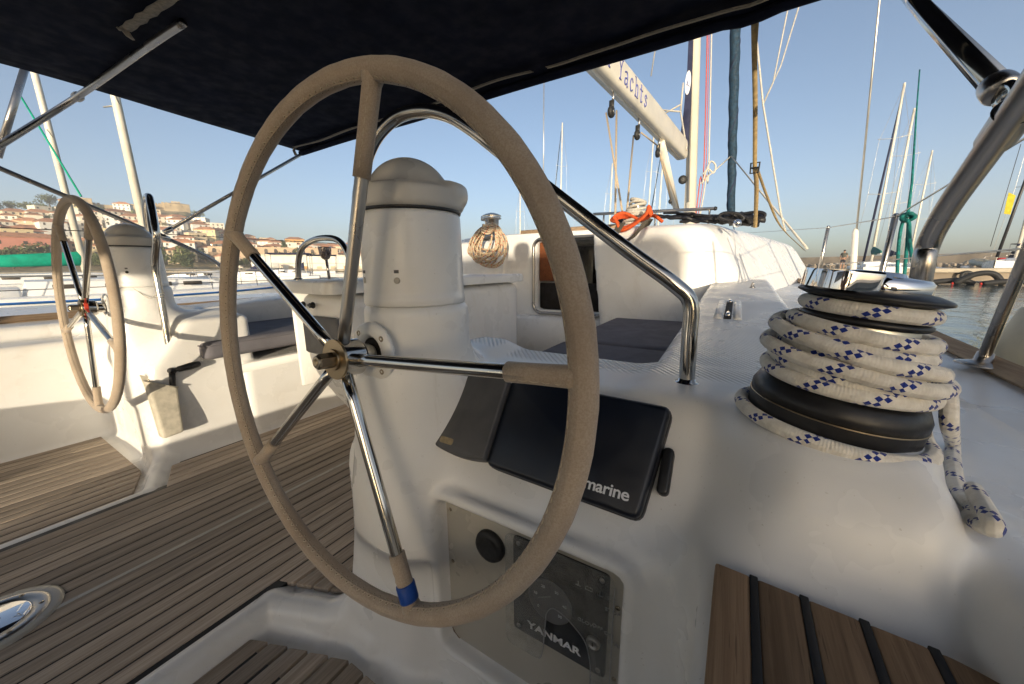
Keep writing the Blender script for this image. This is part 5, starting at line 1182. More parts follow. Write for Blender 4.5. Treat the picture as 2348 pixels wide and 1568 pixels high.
# the photographer, standing right behind the camera
def skin_body(name, joints, edges, mat, par, sub=2):
    me = bpy.data.meshes.new(name); me.from_pydata([j[:3] for j in joints], edges, []); o = bpy.data.objects.new(name, me); link(o, par)
    m = o.modifiers.new('skin', 'SKIN'); me.skin_vertices
    for sv, j in zip(me.skin_vertices[0].data, joints): sv.radius = (j[3], j[4] if len(j) > 4 else j[3])
    me.skin_vertices[0].data[0].use_root = True; m.use_smooth_shade = True
    s = o.modifiers.new('sub', 'SUBSURF'); s.levels = sub; s.render_levels = sub; me.materials.append(MATS[mat]); return o
def person(label, loc, rz, h, arms, shirt='tshirt', trousers='shorts', group=None):
    k = h/1.75; t = thing('person', label, 'person', loc, rz, group)
    J = [(0,0,.95,.15,.11), (0,0,1.12,.14,.10), (0,.0,1.32,.17,.11), (0,-.01,1.45,.10,.08), (0,.0,1.52,.055), (0,.02,1.62,.075,.085), (0,.015,1.70,.072,.085)]
    E_ = [(0,1),(1,2),(2,3),(3,4),(4,5),(5,6)]
    for s in (-1, 1):
        b = len(J); J += [(s*.19,0,1.43,.055), *[(s*a[0], a[1], a[2], a[3]) for a in arms]]; E_ += [(3,b)]+[(b+i, b+i+1) for i in range(len(arms))]
        b = len(J); J += [(s*.10,0,.88,.085), (s*.11,.01,.50,.058), (s*.115,0,.12,.042), (s*.12,.03,.05,.045,.035), (s*.13,.14,.03,.042,.025)]; E_ += [(0,b),(b,b+1),(b+1,b+2),(b+2,b+3),(b+3,b+4)]
    J = [tuple(v*k for v in j) for j in J]; body = skin_body('body', J, E_, 'skin', t)
    S_ = [(0,0,.98,.165,.125), (0,0,1.14,.155,.115), (0,0,1.32,.185,.125), (0,-.01,1.44,.12,.09)]; SE = [(0,1),(1,2),(2,3)]
    for s in (-1, 1):
        b = len(S_); S_ += [(s*.19,0,1.43,.068), (s*(.19+(arms[0][0]-.19)*.6), arms[0][1]*.6, 1.43+(arms[0][2]-1.43)*.6, .062)]; SE += [(3,b),(b,b+1)]
    skin_body('shirt', [tuple(v*k for v in j) for j in S_], SE, shirt, t)
    T_ = [(0,0,.97,.16,.12), (0,0,.90,.15,.12)]; TE = [(0,1)]
    for s in (-1, 1): b = len(T_); T_ += [(s*.10,0,.84,.10), (s*.112,.01,.55,.085)]; TE += [(1,b),(b,b+1)]
    skin_body('shorts', [tuple(v*k for v in j) for j in T_], TE, trousers, t)
    V, F, _ = lathe([(.086, -.02), (.092, .02), (.086, .07), (.06, .105), (.01, .115)], 20, (0, .0, 1.645*k)); ob('hair', V*A([.92,1.08,1]), F, 'hair', t)
    for s in (-1, 1): ob('eye', *lathe([(.009, 0), (.006, .005), (.001, .006)], 8, (s*.03*k, .094*k, 1.645*k), (0,1,0))[:2], 'hair', t)
    ob('nose', *lathe([(.014, 0), (.010, .012), (.003, .02)], 8, (0, .092*k, 1.615*k), (0,1,-.25))[:2], 'skin', t)
    return t
person('photographer standing behind the camera at the near helm', (.16, -.38, -.955), 0, 1.72, [(.30,.0,1.10,.045), (.20,.18,1.00,.036), (.12,.26,.98,.04,)])
# quay astern
kind(ob('quay', *merge(box((-60, -30, WATER-1), (90, -7.5, -.75)), box((-60, -7.7, -.75), (90, -7.4, -.68)))[:2], 'concrete', smooth=False), 'structure')
kind(ob('water', [(-4000,-4000,WATER),(4000,-4000,WATER),(4000,4000,WATER),(-4000,4000,WATER)], [(0,1,2,3)], 'water', smooth=False), 'structure')

# ================================================================ THE TOWN AND HILL TO PORT
SKY = [(-700,560),(-350,515),(-120,497),(0,489),(60,486),(105,492),(150,476),(200,480),(235,482),(330,482),(448,486),(480,502),(520,524),(560,552),(620,552),(700,556),(800,561),(900,583),(1000,603),(1080,613)]
def az_of(px): d = ray(px, 612.); return math.atan2(-d[0], d[1])
AZ = np.array([az_of(p[0]) for p in SKY]); EL = np.array([ray(*p)[2]/math.hypot(*ray(*p)[:2]) for p in SKY]); oo = np.argsort(AZ); AZ, EL = AZ[oo], EL[oo]
R0, R1 = 255., 600.
def hill(az, r):
    e = np.interp(az, AZ, EL); s = np.clip((r-R0)/(R1-R0), 0, 1); top = e*R1-WATER
    b = s*s*(3-2*s)*.35+s*.65
    return WATER+1.6*np.clip((r-235)/6, 0, 1)+np.maximum(top-1.6, 0)*b
na, nr = 150, 60; aa = np.linspace(AZ.min(), AZ.max(), na); rr2 = np.concatenate([np.linspace(233, R1, 46), np.linspace(R1+12, R1+260, 14)])
V = []
for a in aa:
    for r in rr2:
        z = hill(a, r)+(1.2*math.sin(a*70+r*.05)+.9*math.sin(a*131-r*.09)+.7*math.sin(r*.21+a*40))*np.clip((r-R0)/60, 0, 1)*np.clip((R1+5-r)/40, .0, 1)
        if r > R1: z -= (r-R1)*.16
        V.append((-r*math.sin(a), r*math.cos(a), z))
F = [(i*nr+j, i*nr+j+1, (i+1)*nr+j+1, (i+1)*nr+j) for i in range(na-1) for j in range(nr-1)]
kind(ob('hill', V, F, 'dry_hillside'), 'structure')
kind(ob('far_quay', *merge(*[box((-.5, -16, 0), (.5, 16, 1.55), 0, np.array([[-math.sin(a), -math.cos(a), 0], [math.cos(a), -math.sin(a), 0], [0,0,1]]), (-236*math.sin(a), 236*math.cos(a), WATER)) for a in np.arange(AZ.min(), AZ.max(), .055)])[:2], 'concrete', smooth=False), 'structure')

unit_pane = None
def ordinal(n): return '%d%s' % (n, 'th' if 10 <= n % 100 <= 20 else {1:'st',2:'nd',3:'rd'}.get(n % 10, 'th'))
HOUSES = []
def house(az, r, w, dpt, h, wall, roof_kind, floors, yaw=0., ncol=None, z=None, windows=True):
    global unit_pane
    base = A([-r*math.sin(az), r*math.cos(az), (hill(az, r) if z is None else z)])
    t = thing('house', 'x', 'house', tuple(base), az+yaw, 'houses on the hillside')
    wallo = ob('wall', *box((-w/2, 0, -4), (w/2, dpt, h))[:2], wall, t, smooth=False)
    if roof_kind == 'hip':
        e = .45; rh = min(w*.16+.5, 2.4)
        v = [(-w/2-e, -e, h), (w/2+e, -e, h), (w/2+e, dpt+e, h), (-w/2-e, dpt+e, h), (-w/2+min(w, dpt)*.45, dpt/2, h+rh), (w/2-min(w, dpt)*.45, dpt/2, h+rh)]
        v = v+[(p[0], p[1], p[2]-.25) for p in v[:4]]
        ob('roof', v, [(0,1,5,4),(1,2,5),(2,3,4,5),(3,0,4),(0,6,7,1),(1,7,8,2),(2,8,9,3),(3,9,6,0),(6,9,8,7)], 'roof_tile', t, smooth=False)
    else:
        ob('parapet', *merge(box((-w/2-.15, -.15, h), (w/2+.15, .1, h+.5)), box((-w/2-.15, .1, h), (-w/2+.1, dpt, h+.5)), box((w/2-.1, .1, h), (w/2+.15, dpt, h+.5)), box((-w/2+.1, .1, h-.1), (w/2-.1, dpt, h+.05)))[:2], wall, t, smooth=False)
    if windows:
        if unit_pane is None:
            unit_pane = bpy.data.meshes.new('window'); v, f, _ = box((-.5, -.06, -.5), (.5, .02, .5)); unit_pane.from_pydata([tuple(p) for p in v], [], f); unit_pane.materials.append(MATS['pane'])
        nc = ncol or max(1, int(w/3.0)); fh = h/floors
        for fl in range(floors):
            for c in range(nc):
                if random.random() < .12: continue
                o = bpy.data.objects.new('window', unit_pane); link(o, t); o.location = (-w/2+w*(c+.5)/nc, -.03, fh*(fl+.52)); o.scale = (random.choice((.9, 1.1, 1.3)), 1, random.choice((1.3, 1.5, 1.7)))
    HOUSES.append((t, wall, roof_kind, floors)); return t
# rows climb the slope; every house faces the harbour
rows = [(285, 22), (318, 25), (350, 27), (384, 28), (418, 28), (452, 26), (490, 22), (528, 14)]
amin, amax = az_of(860), az_of(-30)
for ri, (r, n) in enumerate(rows):
    for i in range(n):
        az = amin+(amax-amin)*(i+.5+random.uniform(-.28, .28))/n; rr3 = r+random.uniform(-14, 14)
        px = proj((-rr3*math.sin(az), rr3*math.cos(az), 0))[0]
        if ri >= 5 and px > 640: continue
        if ri >= 7 and px > 420: continue
        if ri == 0 and (px > 560 or random.random() < .45): continue
        if ri >= 6 and 225 < px < 450 and random.random() < .5: continue
        w = random.uniform(8, 15); h = random.choice((5.6, 6.4, 7, 8.6, 9.6)); wl_ = random.choice([0,0,0,1,1,5,5,5,6,2,2,3,4])
        house(az, rr3, w, random.uniform(7, 10), h, WALLS[wl_], 'hip' if random.random() < .72 else 'flat', 2 if h < 7 else 3, random.uniform(-.5, .5))
# the long rose-red house near the left edge and the ochre house on the skyline
t_red = house(az_of(45), 300, 34, 12, 11, 'pink_wall', 'hip', 2, .1, 9); t_or = house(az_of(683), 440, 17, 10, 10, 'orange_wall', 'hip', 2, 0)
# labels from what each looks like and where it stands among its like
cn = {'house_wall_0': 'white', 'house_wall_1': 'cream', 'house_wall_2': 'beige', 'house_wall_3': 'yellow', 'house_wall_4': 'sandy brown', 'house_wall_5': 'bright white', 'house_wall_6': 'pale grey', 'pink_wall': 'rose red', 'orange_wall': 'orange'}
by = {}
for hd in HOUSES: by.setdefault(hd[1:], []).append(hd[0])
for (wl_, rk, fl), hs in by.items():
    hs.sort(key=lambda o: proj(np.array(o.location))[0])
    for i, o in enumerate(hs):
        base = '%s %s-storey house with %s' % (cn[wl_], {2: 'two', 3: 'three'}[fl], 'tiled hip roof' if rk == 'hip' else 'flat roof')
        o['label'] = base+(' on the hillside' if len(hs) == 1 else ', %s of its kind from the left' % ordinal(i+1))
t_red['label'] = 'long rose red house low on the hillside at the left edge'; t_or['label'] = 'orange house standing on the skyline right of the wheel rim'

# castle on the ridge
t = thing('castle_wall', 'long ruined castle wall on the hilltop', 'castle', (0, 0, 0))
pts = [(236, 469), (262, 471), (290, 470), (320, 469), (346, 468), (372, 469), (398, 468), (420, 466), (440, 469)]
for i in range(len(pts)-1):
    a, b = az_of(pts[i][0]), az_of(pts[i+1][0]); r = R1-4; p, q = A([-r*math.sin(a), r*math.cos(a)]), A([-r*math.sin(b), r*math.cos(b)])
    ztop = ray(*pts[i])[2]/math.hypot(*ray(*pts[i])[:2])*r; L_ = np.linalg.norm(q-p); d = (q-p)/L_; nn = A([-d[1], d[0]])
    cor = [p, q, q+nn*3, p+nn*3]; zb = hill(a, r)-4
    V = [(*c, zb) for c in cor]+[(*c, ztop) for c in cor]; ob('curtain', V, [(0,1,5,4),(1,2,6,5),(2,3,7,6),(3,0,4,7),(4,5,6,7)], 'castle_stone', t, smooth=False)
    if i % 2 == 0 or i > 3:
        for s in (.15, .5, .85):
            c0 = p+(q-p)*s; ob('merlon', *box((-1.2, -.8, 0), (1.2, .8, 1.5), 0, np.array([[d[0], nn[0], 0], [d[1], nn[1], 0], [0,0,1]]), (*(c0+nn*1.5), ztop-.02))[:2], 'castle_stone', t, smooth=False)
def tower(px, py, w, label, hip=False):
    a = az_of(px); r = R1-2; ztop = ray(px, py)[2]/math.hypot(*ray(px, py)[:2])*r; zb = hill(a, r)-4
    t = thing('castle_tower', label, 'tower', (-r*math.sin(a), r*math.cos(a), zb), a); hh = ztop-zb
    ob('shaft', *box((-w/2, -w/2, 0), (w/2, w/2, hh), .2)[:2], 'castle_stone', t, smooth=False)
    if hip: ob('gable', [(-w/2, -w/2, hh), (w/2, -w/2, hh), (w/2, w/2, hh), (-w/2, w/2, hh), (0, 0, hh+2.6)], [(0,1,4),(1,2,4),(2,3,4),(3,0,4)], 'castle_stone', t, smooth=False)
    for x in (-w*.25, w*.2): ob('loophole', *box((x-.3, -w/2-.06, hh*.72), (x+.3, -w/2+.1, hh*.72+1.1))[:2], 'interior_dark', t, smooth=False)
tower(217, 458, 18, 'square castle keep behind the far wheel rim'); tower(432, 472, 22, 'gabled castle bastion at the right end of the castle wall', True)

# long arcaded stone building and the white quay warehouse
t = thing('arcade_building', 'long stone building with rows of arches right of the near rim', 'building', (-290*math.sin(az_of(650)), 290*math.cos(az_of(650)), hill(az_of(650), 290)), az_of(650))
ob('wall', *box((-38, 0, -4), (34, 9, 11.5))[:2], 'house_wall_4', t, smooth=False)
for i in range(13):
    P = [(-.95, 0), (.95, 0), (.95, 1.6)]+[(.95*math.cos(q), 1.6+.95*math.sin(q)) for q in np.linspace(0, np.pi, 7)[1:-1]]+[(-.95, 1.6)]
    ob('arch', *outline_prism(P, .12, (-35+i*5.3, .02, 8.0), (1,0,0), (0,0,1))[:2], 'pane', t, smooth=False)
    ob('window', *box((-35.5+i*5.3, -.08, 3.4), (-34.4+i*5.3, .05, 5.0))[:2], 'pane', t, smooth=False)
t = thing('quay_warehouse', 'long white quay warehouse with rows of square panels', 'warehouse', (-246*math.sin(az_of(745)), 246*math.cos(az_of(745)), .0), az_of(745))
ob('wall', *box((-36, 0, -2), (52, 10, 7.6))[:2], 'house_wall_5', t, smooth=False); ob('cornice', *box((-36.5, -.7, 7.6), (52.5, 10.5, 8.3))[:2], 'house_wall_1', t, smooth=False); ob('ledge', *box((-36.2, -.5, 3.2), (52.2, -.01, 3.6))[:2], 'house_wall_6', t, smooth=False)
for i in range(24): ob('panel', *box((-34.6+i*3.6, -.14, 4.1), (-32.0+i*3.6, .05, 6.9))[:2], 'white_paint', t, smooth=False)
for i in range(12): ob('door', *box((-33+i*7.2, -.1, -1.4), (-30.4+i*7.2, .05, 1.8))[:2], 'house_wall_2' if i % 3 else 'orange_wall', t, smooth=False)
# trucks and vans on the quay
def truck(px, r, L_, h, label):
    a = az_of(px); t = thing('truck', label, 'truck', (-r*math.sin(a), r*math.cos(a), 0.0), a, 'vehicles parked on the far quay')
    ob('cargo_box', *box((-L_/2, 0, .95), (L_/2-2, 2.4, h), .08)[:2], 'white_paint', t); cb = ob('cab', *box((L_/2-1.9, .1, .7), (L_/2, 2.3, h*.78), .25)[:2], 'house_wall_6', t); ob('windscreen', *box((L_/2-1.2, .04, 1.7), (L_/2-.1, .12, 2.3))[:2], 'pane', cb, smooth=False)
    for x in (-L_/2+1.2, -L_/2+2.4, L_/2-1): ob('wheel', *lathe([(.5, -.15), (.52, 0), (.5, .15)], 14, (x, .1, .5), (0,1,0))[:2], 'rubber', t)
truck(615, 239, 14, 3.6, 'long white lorry parked on the far quay'); truck(540, 239, 6.5, 3.0, 'short white van on the far quay beside the far binnacle'); truck(855, 239, 7, 3.0, 'white van on the far quay right of the table hoop')

# trees: trunk and a crown of many small leaf faces
def crown_mesh(seed, kindm='leaf', cyp=False):
    rg = np.random.default_rng(seed); V = []; F = []
    cl = [(rg.normal(0, .33, 3)*A([1,1,.75])+A([0,0,.9])) for _ in range(16)] if not cyp else [A([rg.normal(0, .10), rg.normal(0, .10), z]) for z in np.linspace(.3, 2.4, 16)]
    for c in cl:
        rad = rg.uniform(.22, .42) if not cyp else .26*(1-abs((c[2]-.8)/1.9)**1.5)+.04
        for _ in range(46):
            d = rg.normal(0, 1, 3); d /= np.linalg.norm(d); p = c+d*rad*rg.uniform(.55, 1.1); s = .10; e1 = rg.normal(0, 1, 3); e1 /= np.linalg.norm(e1); e2 = np.cross(d, e1); b = len(V)
            V += [p-e1*s, p+e2*s*.7, p+e1*s, p-e2*s*.7]; F.append((b, b+1, b+2, b+3))
    me = bpy.data.meshes.new('crown'); me.from_pydata([tuple(v) for v in V], [], F); me.materials.append(MATS[kindm]); return me
CR = [crown_mesh(1), crown_mesh(2, 'leaf_dark'), crown_mesh(3), crown_mesh(4, 'leaf_dark', True)]
TV, TF, _ = tube([(0,0,-.5), (0,0,.3), (.04,.02,.9)], [.07, .055, .02], 7); tme = bpy.data.meshes.new('trunk'); tme.from_pydata([tuple(v) for v in TV], [], TF); tme.materials.append(MATS['trunk'])
TREES = []
def tree(az, r, s, k):
    p = (-r*math.sin(az), r*math.cos(az), hill(az, r)-.2); t = thing('tree', 'x', 'tree', p, random.uniform(0, 6), 'trees on the hillside'); t.scale = (s*random.uniform(.85, 1.25), s, s*random.uniform(.8, 1.1))
    for nm, me in (('crown', CR[k]), ('trunk', tme)): link(bpy.data.objects.new(nm, me), t)
    TREES.append((t, k, s))
for i in range(95):
    az = random.uniform(amin+.03, amax); r = random.choice((random.uniform(255, 300), random.uniform(300, 580), random.uniform(500, 590)))
    px = proj((-r*math.sin(az), r*math.cos(az), 0))[0]
    if r > 500 and 240 < px < 460: r = random.uniform(480, 540)
    if r > 440 and px > 650: continue
    tree(az, r, random.uniform(2.4, 5.4), random.choice((0, 0, 1, 2)))
for px, r, s, k in ((836, 440, 4.5, 3), (655, 300, 7, 3), (655, 275, 7, 0), (690, 274, 7, 2), (150, 585, 9, 1), (30, 575, 6, 1), (60, 580, 7, 1), (105, 570, 8, 0), (200, 570, 7, 1), (85, 275, 7, 0), (430, 275, 7, 2), (355, 585, 6, 1)): tree(az_of(px), r, s, k)
by = {}
for t_, k, s in TREES: by.setdefault((k, s > 3.6), []).append(t_)
for (k, big), ts in by.items():
    ts.sort(key=lambda o: proj(np.array(o.location))[0])
    for i, o in enumerate(ts): o['label'] = '%s %s on the hillside, %s of its kind from the left' % ('large' if big else 'small', ('olive green rounded tree', 'dark green rounded tree', 'light green spreading tree', 'dark slender cypress')[k], ordinal(i+1)) if len(ts) > 1 else '%s %s on the hillside' % ('large' if big else 'small', ('olive green tree', 'dark green tree', 'light green tree', 'dark slender cypress')[k])
# ================================================================ MOORED BOATS
def sailboat(loc, rz, L_, label, hull='gelcoat_bright', cover='navy_cover', mast_h=None, mast_r=.09, jib=None, bim=None, cabin=True, coverlen=.36, stripe=None, tilt=0., keelz=WATER, fb=1.15, jibmat='navy_cover', spread=True, boom_h=1.3, rig=True):
    t = thing('sailing_boat', label, 'sailing boat', (loc[0], loc[1], keelz), rz, 'moored sailing boats')
    hb = L_*.145; mh = mast_h or L_*1.3
    S_ = [(-.5, .70, 0), (-.45, .80, 0), (-.25, .97, 0), (0, 1., 0), (.2, .86, .04), (.35, .58, .10), (.45, .24, .16), (.5, .02, .2)]
    sec = []
    for y, b, sh in S_:
        w = hb*b; z = fb*(1+sh); sec.append([(-w*.75, y*L_, -.2), (-w*.96, y*L_, .3*fb), (-w, y*L_, z), (-w+.06, y*L_, z+.03), (0, y*L_, z+.06), (w-.06, y*L_, z+.03), (w, y*L_, z), (w*.96, y*L_, .3*fb), (w*.75, y*L_, -.2)])
    V, F = loft(sec); F += [tuple(range(9))[::-1]]; hl = ob('hull', V, F, hull, t, sharp=40)
    if stripe: 
        for s in (-1, 1): ob('stripe', *tube(spline([(s*(hb*b+.005), y*L_, fb*(1+sh)*.86) for y, b, sh in S_[:-1]], 4), .035, 4, up=(0,0,1))[:2], stripe, hl, smooth=False)
    if cabin:
        cs = []
        for y, w, h in ((-.20, .52, .0), (-.19, .55, .42), (.05, .52, .48), (.22, .36, .36), (.30, .26, .02)):
            z = fb+.04; cs.append([(-hb*w, y*L_, z), (-hb*w*.86, y*L_, z+h), (0, y*L_, z+h+.05), (hb*w*.86, y*L_, z+h), (hb*w, y*L_, z)])
        V, F = loft(cs); cb = ob('cabin', V, F, hull, t, sharp=30)
        for s in (-1, 1):
            for y in (-.12, -.02, .08, .16): ob('porthole', *box((s*hb*.50-.02, y*L_-.28, fb+.22), (s*hb*.50+.02, y*L_+.28, fb+.36), .02)[:2], 'pane', cb)
        ob('cockpit_coaming', *merge(box((-hb*.6, -.44*L_, fb), (-hb*.48, -.2*L_, fb+.3), .05), box((hb*.48, -.44*L_, fb), (hb*.6, -.2*L_, fb+.3), .05))[:2], hull, t)
    my = .08*L_; top = fb+mh
    ms = ob('mast', *tube([(0, my, fb), (0, my-.01*mh, top)], [mast_r, mast_r*.8], 10)[:2], 'mast_white', t)
    if spread:
        for f_ in (.42, .72): ob('spreader', *tube([(-hb*.62, my-.25, fb+mh*f_+.1), (0, my, fb+mh*f_), (hb*.62, my-.25, fb+mh*f_+.1)], .025, 6)[:2], 'mast_white', ms)
    for s in (-1, 1) if rig else (): ob('shroud', *tube([(s*hb*.85, my-.2, fb), (s*hb*.62, my-.25, fb+mh*.42), (s*hb*.55, my-.2, fb+mh*.72), (0, my-.01*mh, top-.2)], .012, 4)[:2], 'wire', t)
    if rig: ob('forestay', *tube([(0, .49*L_, fb*1.2), (0, my, top-.3)], .014, 4)[:2], 'wire', t); ob('backstay', *tube([(0, -.49*L_, fb), (0, my-.01*mh, top)], .012, 4)[:2], 'wire', t)
    if jib: ob('furled_jib', *tube([(0, .485*L_, fb*1.2+.3), (0, .485*L_+(my-.485*L_)*.5, fb+mh*.5), (0, my+.15, top-1.2)], [.11, .10, .05], 8)[:2], jib, t)
    bz_ = fb+boom_h; bl = L_*coverlen; cover and ob('boom', *rod((0, my-.1, bz_), (0, my-bl, bz_-.1), .07, 8)[:2], 'mast_white', t)
    if cover:
        V, F, _ = tube([(0, my+.06, bz_+.62), (0, my-.2, bz_+.30), (0, my-bl*.5, bz_+.16), (0, my-bl, bz_+.06)], [.09, .20, .16, .06], 10, flat=2.0, up=(0,0,1)); ob('sail_cover', V, F, cover, t)
    if bim:
        P = [(-hb*.7, -.46*L_), (hb*.7, -.46*L_), (hb*.7, -.22*L_), (-hb*.7, -.22*L_)]; bm = ob('bimini', *outline_prism(P, .08, (0, 0, fb+1.95), (1,0,0), (0,1,0), .03)[:2], bim, t, smooth=False)
        for p in P: ob('bimini_leg', *rod((p[0]*.9, p[1]*.98, fb), (p[0], p[1], fb+1.95), .02, 6)[:2], 'stainless_dull', bm)
        sh = [(-hb*.6, -.19*L_, fb+.45), (hb*.6, -.19*L_, fb+.45), (hb*.5, -.10*L_, fb+.5), (-hb*.5, -.10*L_, fb+.5), (-hb*.55, -.19*L_, fb+1.25), (hb*.55, -.19*L_, fb+1.25)]
        ob('sprayhood', sh, [(0,1,5,4),(2,3,4,5),(1,2,5),(3,0,4)], bim, t, smooth=False)
    for s in (-1, 1):
        pts = [(s*hb*b*.97, y*L_, fb*(1+sh)+.62) for y, b, sh in S_[1:-1]]; rl = ob('guardrail', *tube(pts, .012, 4)[:2], 'wire', t)
        for p in pts: ob('stanchion', *rod((p[0], p[1], p[2]-.62), p, .014, 5)[:2], 'stainless_dull', rl)
    return t
def at_px(px, r): a = az_of(px); return (-r*math.sin(a), r*math.cos(a)), a
# neighbour alongside to port: only its deck edge and rubbing strake show
t = thing('neighbour_yacht', 'white hull with black and brown rubbing strakes close along the port side', 'yacht', (-5.4, -1.0, WATER))
sec = [[(-1.9*b, y, .0), (-2.0*b, y, .9), (-2.05*b, y, 1.22), (0, y, 1.28), (2.05*b, y, 1.22), (2.0*b, y, .9), (1.85*b, y, .0)] for y, b in ((-6, .8), (-4, .9), (0, 1.), (3, .95), (5, .75), (6.5, .4), (7.4, .03))]
for s in sec:
    for i, p in enumerate(s): s[i] = (p[0]*.72, p[1], p[2])
V, F = loft(sec); nb = ob('hull', V, F, 'gelcoat_bright', t, sharp=30)
ob('black_strake', *tube(spline([(2.07*.72*b, y, 1.12) for y, b in ((-6, .8), (-4, .9), (0, 1.), (3, .95), (5, .75), (6.5, .4))], 4), .035, 6)[:2], 'black_plastic', t)
ob('wood_strake', *tube(spline([(2.09*.72*b, y, .93) for y, b in ((-6, .8), (-4, .9), (0, 1.), (3, .95), (5, .75), (6.5, .4))], 4), .03, 6)[:2], 'teak_rail', t)


(p, a) = at_px(128, 32); sailboat(p, a-1.52, 13, 'white sailing boat with bright green sail cover at the left edge', cover='green_cover', mast_h=18, mast_r=.16, coverlen=.40, fb=1.0, boom_h=1.0, rig=False)
(p, a) = at_px(272, 19); sailboat(p, a-1.45, 11, 'white sailing boat whose cream mast rises behind the far binnacle', cover=None, mast_h=15, mast_r=.135, fb=.85, stripe='blue_paint', rig=False)
(p, a) = at_px(520, 40); sailboat(p, a+1.35, 14, 'white sailing boat with navy bimini and sprayhood left of the near rim', cover=None, bim='navy_cover', mast_h=.1, mast_r=.03, spread=False, fb=1.0, rig=False)
(p, a) = at_px(640, 46); sailboat(p, a+1.5, 12, 'white sailing boat with navy dodger seen through the near wheel', cover=None, bim='navy_cover', mast_h=.1, mast_r=.03, fb=1.1, spread=False, rig=False)
# boats beyond the bow whose masts stand against the sky
for px, ytop, r, hl, lab in ((1288, 278, 70, 13, 'distant boat whose pale mast stands left of the boom'), (1399, 372, 62, 12, 'distant boat whose mast stands left of the mainsheet'), (1484, 300, 75, 13, 'distant boat whose mast shows between the mainsheet ropes'), (1508, 305, 66, 12, 'distant boat whose mast shows right of the mainsheet'), (1197, 430, 80, 12, 'distant boat whose mast stands above the port winch')):
    (p, a) = at_px(px, r); sailboat(p, a+.5, hl, lab, mast_h=ray(px, ytop)[2]/math.hypot(*ray(px, ytop)[:2])*r-WATER-1.15, mast_r=.13, jib='jib_cover' if px in (1288, 1508) else None)
# boats on the pier to starboard
def mh(px, py, r, fb=1.15): return ray(px, py)[2]/math.hypot(*ray(px, py)[:2])*r-WATER-fb
(p, a) = at_px(1998, 52); sailboat(p, a+.12, 13, 'white sailing boat with teal sail cover moored at the pier', cover='teal_cover', mast_h=mh(2069, 197, 52)*1.02, mast_r=.12, jib='navy_cover', fb=1.3)
(p, a) = at_px(2030, 58); sailboat(p, a+.2, 12, 'sailing boat with navy boom cover behind the teal covered one', cover='navy_cover', mast_h=mh(2105, 250, 58)*1.02, mast_r=.12, fb=1.2)
(p, a) = at_px(2086, 74); sailboat(p, a+.25, 11, 'farthest sailing boat of the three on the pier, with bare mast', cover='gelcoat_bright', mast_h=mh(2122, 350, 74)*1.02, mast_r=.12)
(p, a) = at_px(2330, 62); tB_ = sailboat(p, a+2.95, 13, 'large grey sailing boat with dark sprayhood at the right edge', hull='gelcoat', cover='navy_cover', bim='sprayhood_black', mast_h=17, mast_r=.13, jib='sprayhood_black', fb=1.5)
t = thing('yellow_flag', 'small yellow flag flying at the right edge', 'flag', tuple(PR(2300, 490, 50)))
L0 = PR(2300, 490, 50); P = [PR(x, y, 50)-L0 for x, y in ((2312, 441), (2328, 448), (2322, 470), (2316, 492), (2301, 490), (2306, 465))]
V = P+[q+A([0, .02, 0]) for q in P]; n = 6; ob('cloth', V, [tuple(range(n)), tuple(range(n, 12))[::-1]]+[(i, (i+1) % n, (i+1) % n+n, i+n) for i in range(n)], 'yellow_flag', t, smooth=False); ob('halyard', *rod(PR(2340, 330, 50)-L0, PR(2270, 565, 50)-L0, .02, 5)[:2], 'dark_wire', t)
# motor boat, RIB and lifebuoy
(p, a) = at_px(2215, 64); t = thing('motor_boat', 'white motor boat with outboard lying at the pier', 'motor boat', (p[0], p[1], WATER), a+1.4)
V, F = loft([[(-1.0*b, y, .1), (-1.25*b, y, .9+sh), (0, y, .95+sh), (1.25*b, y, .9+sh), (1.0*b, y, .1)] for y, b, sh in ((-3, .9, 0), (-1, 1, 0), (1, .9, .1), (2.4, .55, .2), (3.2, .05, .3))]); ob('hull', V, F, 'gelcoat_bright', t, sharp=30)
ob('windscreen', *box((-.8, .4, 1.0), (.8, .5, 1.5), .05)[:2], 'pane', t); ob('outboard', *box((-.22, -3.5, .5), (.22, -3.0, 1.7), .1)[:2], 'black_plastic', t); ob('console', *box((-.5, -.2, .9), (.5, .4, 1.3), .08)[:2], 'gelcoat', t)
(p, a) = at_px(2262, 66); t = thing('inflatable_dinghy', 'pale inflatable dinghy tipped up on the pier', 'dinghy', (p[0], p[1], -.5), a+.6)
V, F, _ = tube(spline([(-.8, -1.2, .3), (-.8, .6, .5), (-.4, 1.3, .7), (.4, 1.3, .7), (.8, .6, .5), (.8, -1.2, .3)], 6), .24, 12); ob('tube', V, F, 'fender_skin', t); ob('floor', *box((-.7, -1.1, .2), (.7, 1.0, .3), .04)[:2], 'hull_grey', t)
q = PR(2113, 585, 51); tag(ob('lifebuoy', *tube([(.38*math.cos(s), 0, .38*math.sin(s)) for s in np.linspace(0, 6.28, 24, endpoint=False)], .11, 10, closed=True)[:2], 'orange_buoy', loc=tuple(q)), 'orange lifebuoy hung on the teal covered boat', 'lifebuoy')
q = PR(2296, 588, 60); t = thing('fuel_drum', 'red drum standing on the pier', 'drum', (q[0], q[1], -.45)); ob('body', *lathe([(.3, 0), (.32, .02), (.3, .3), (.32, .32), (.3, .6), (.32, .62), (.3, .9)], 18)[:2], 'red_paint', t)
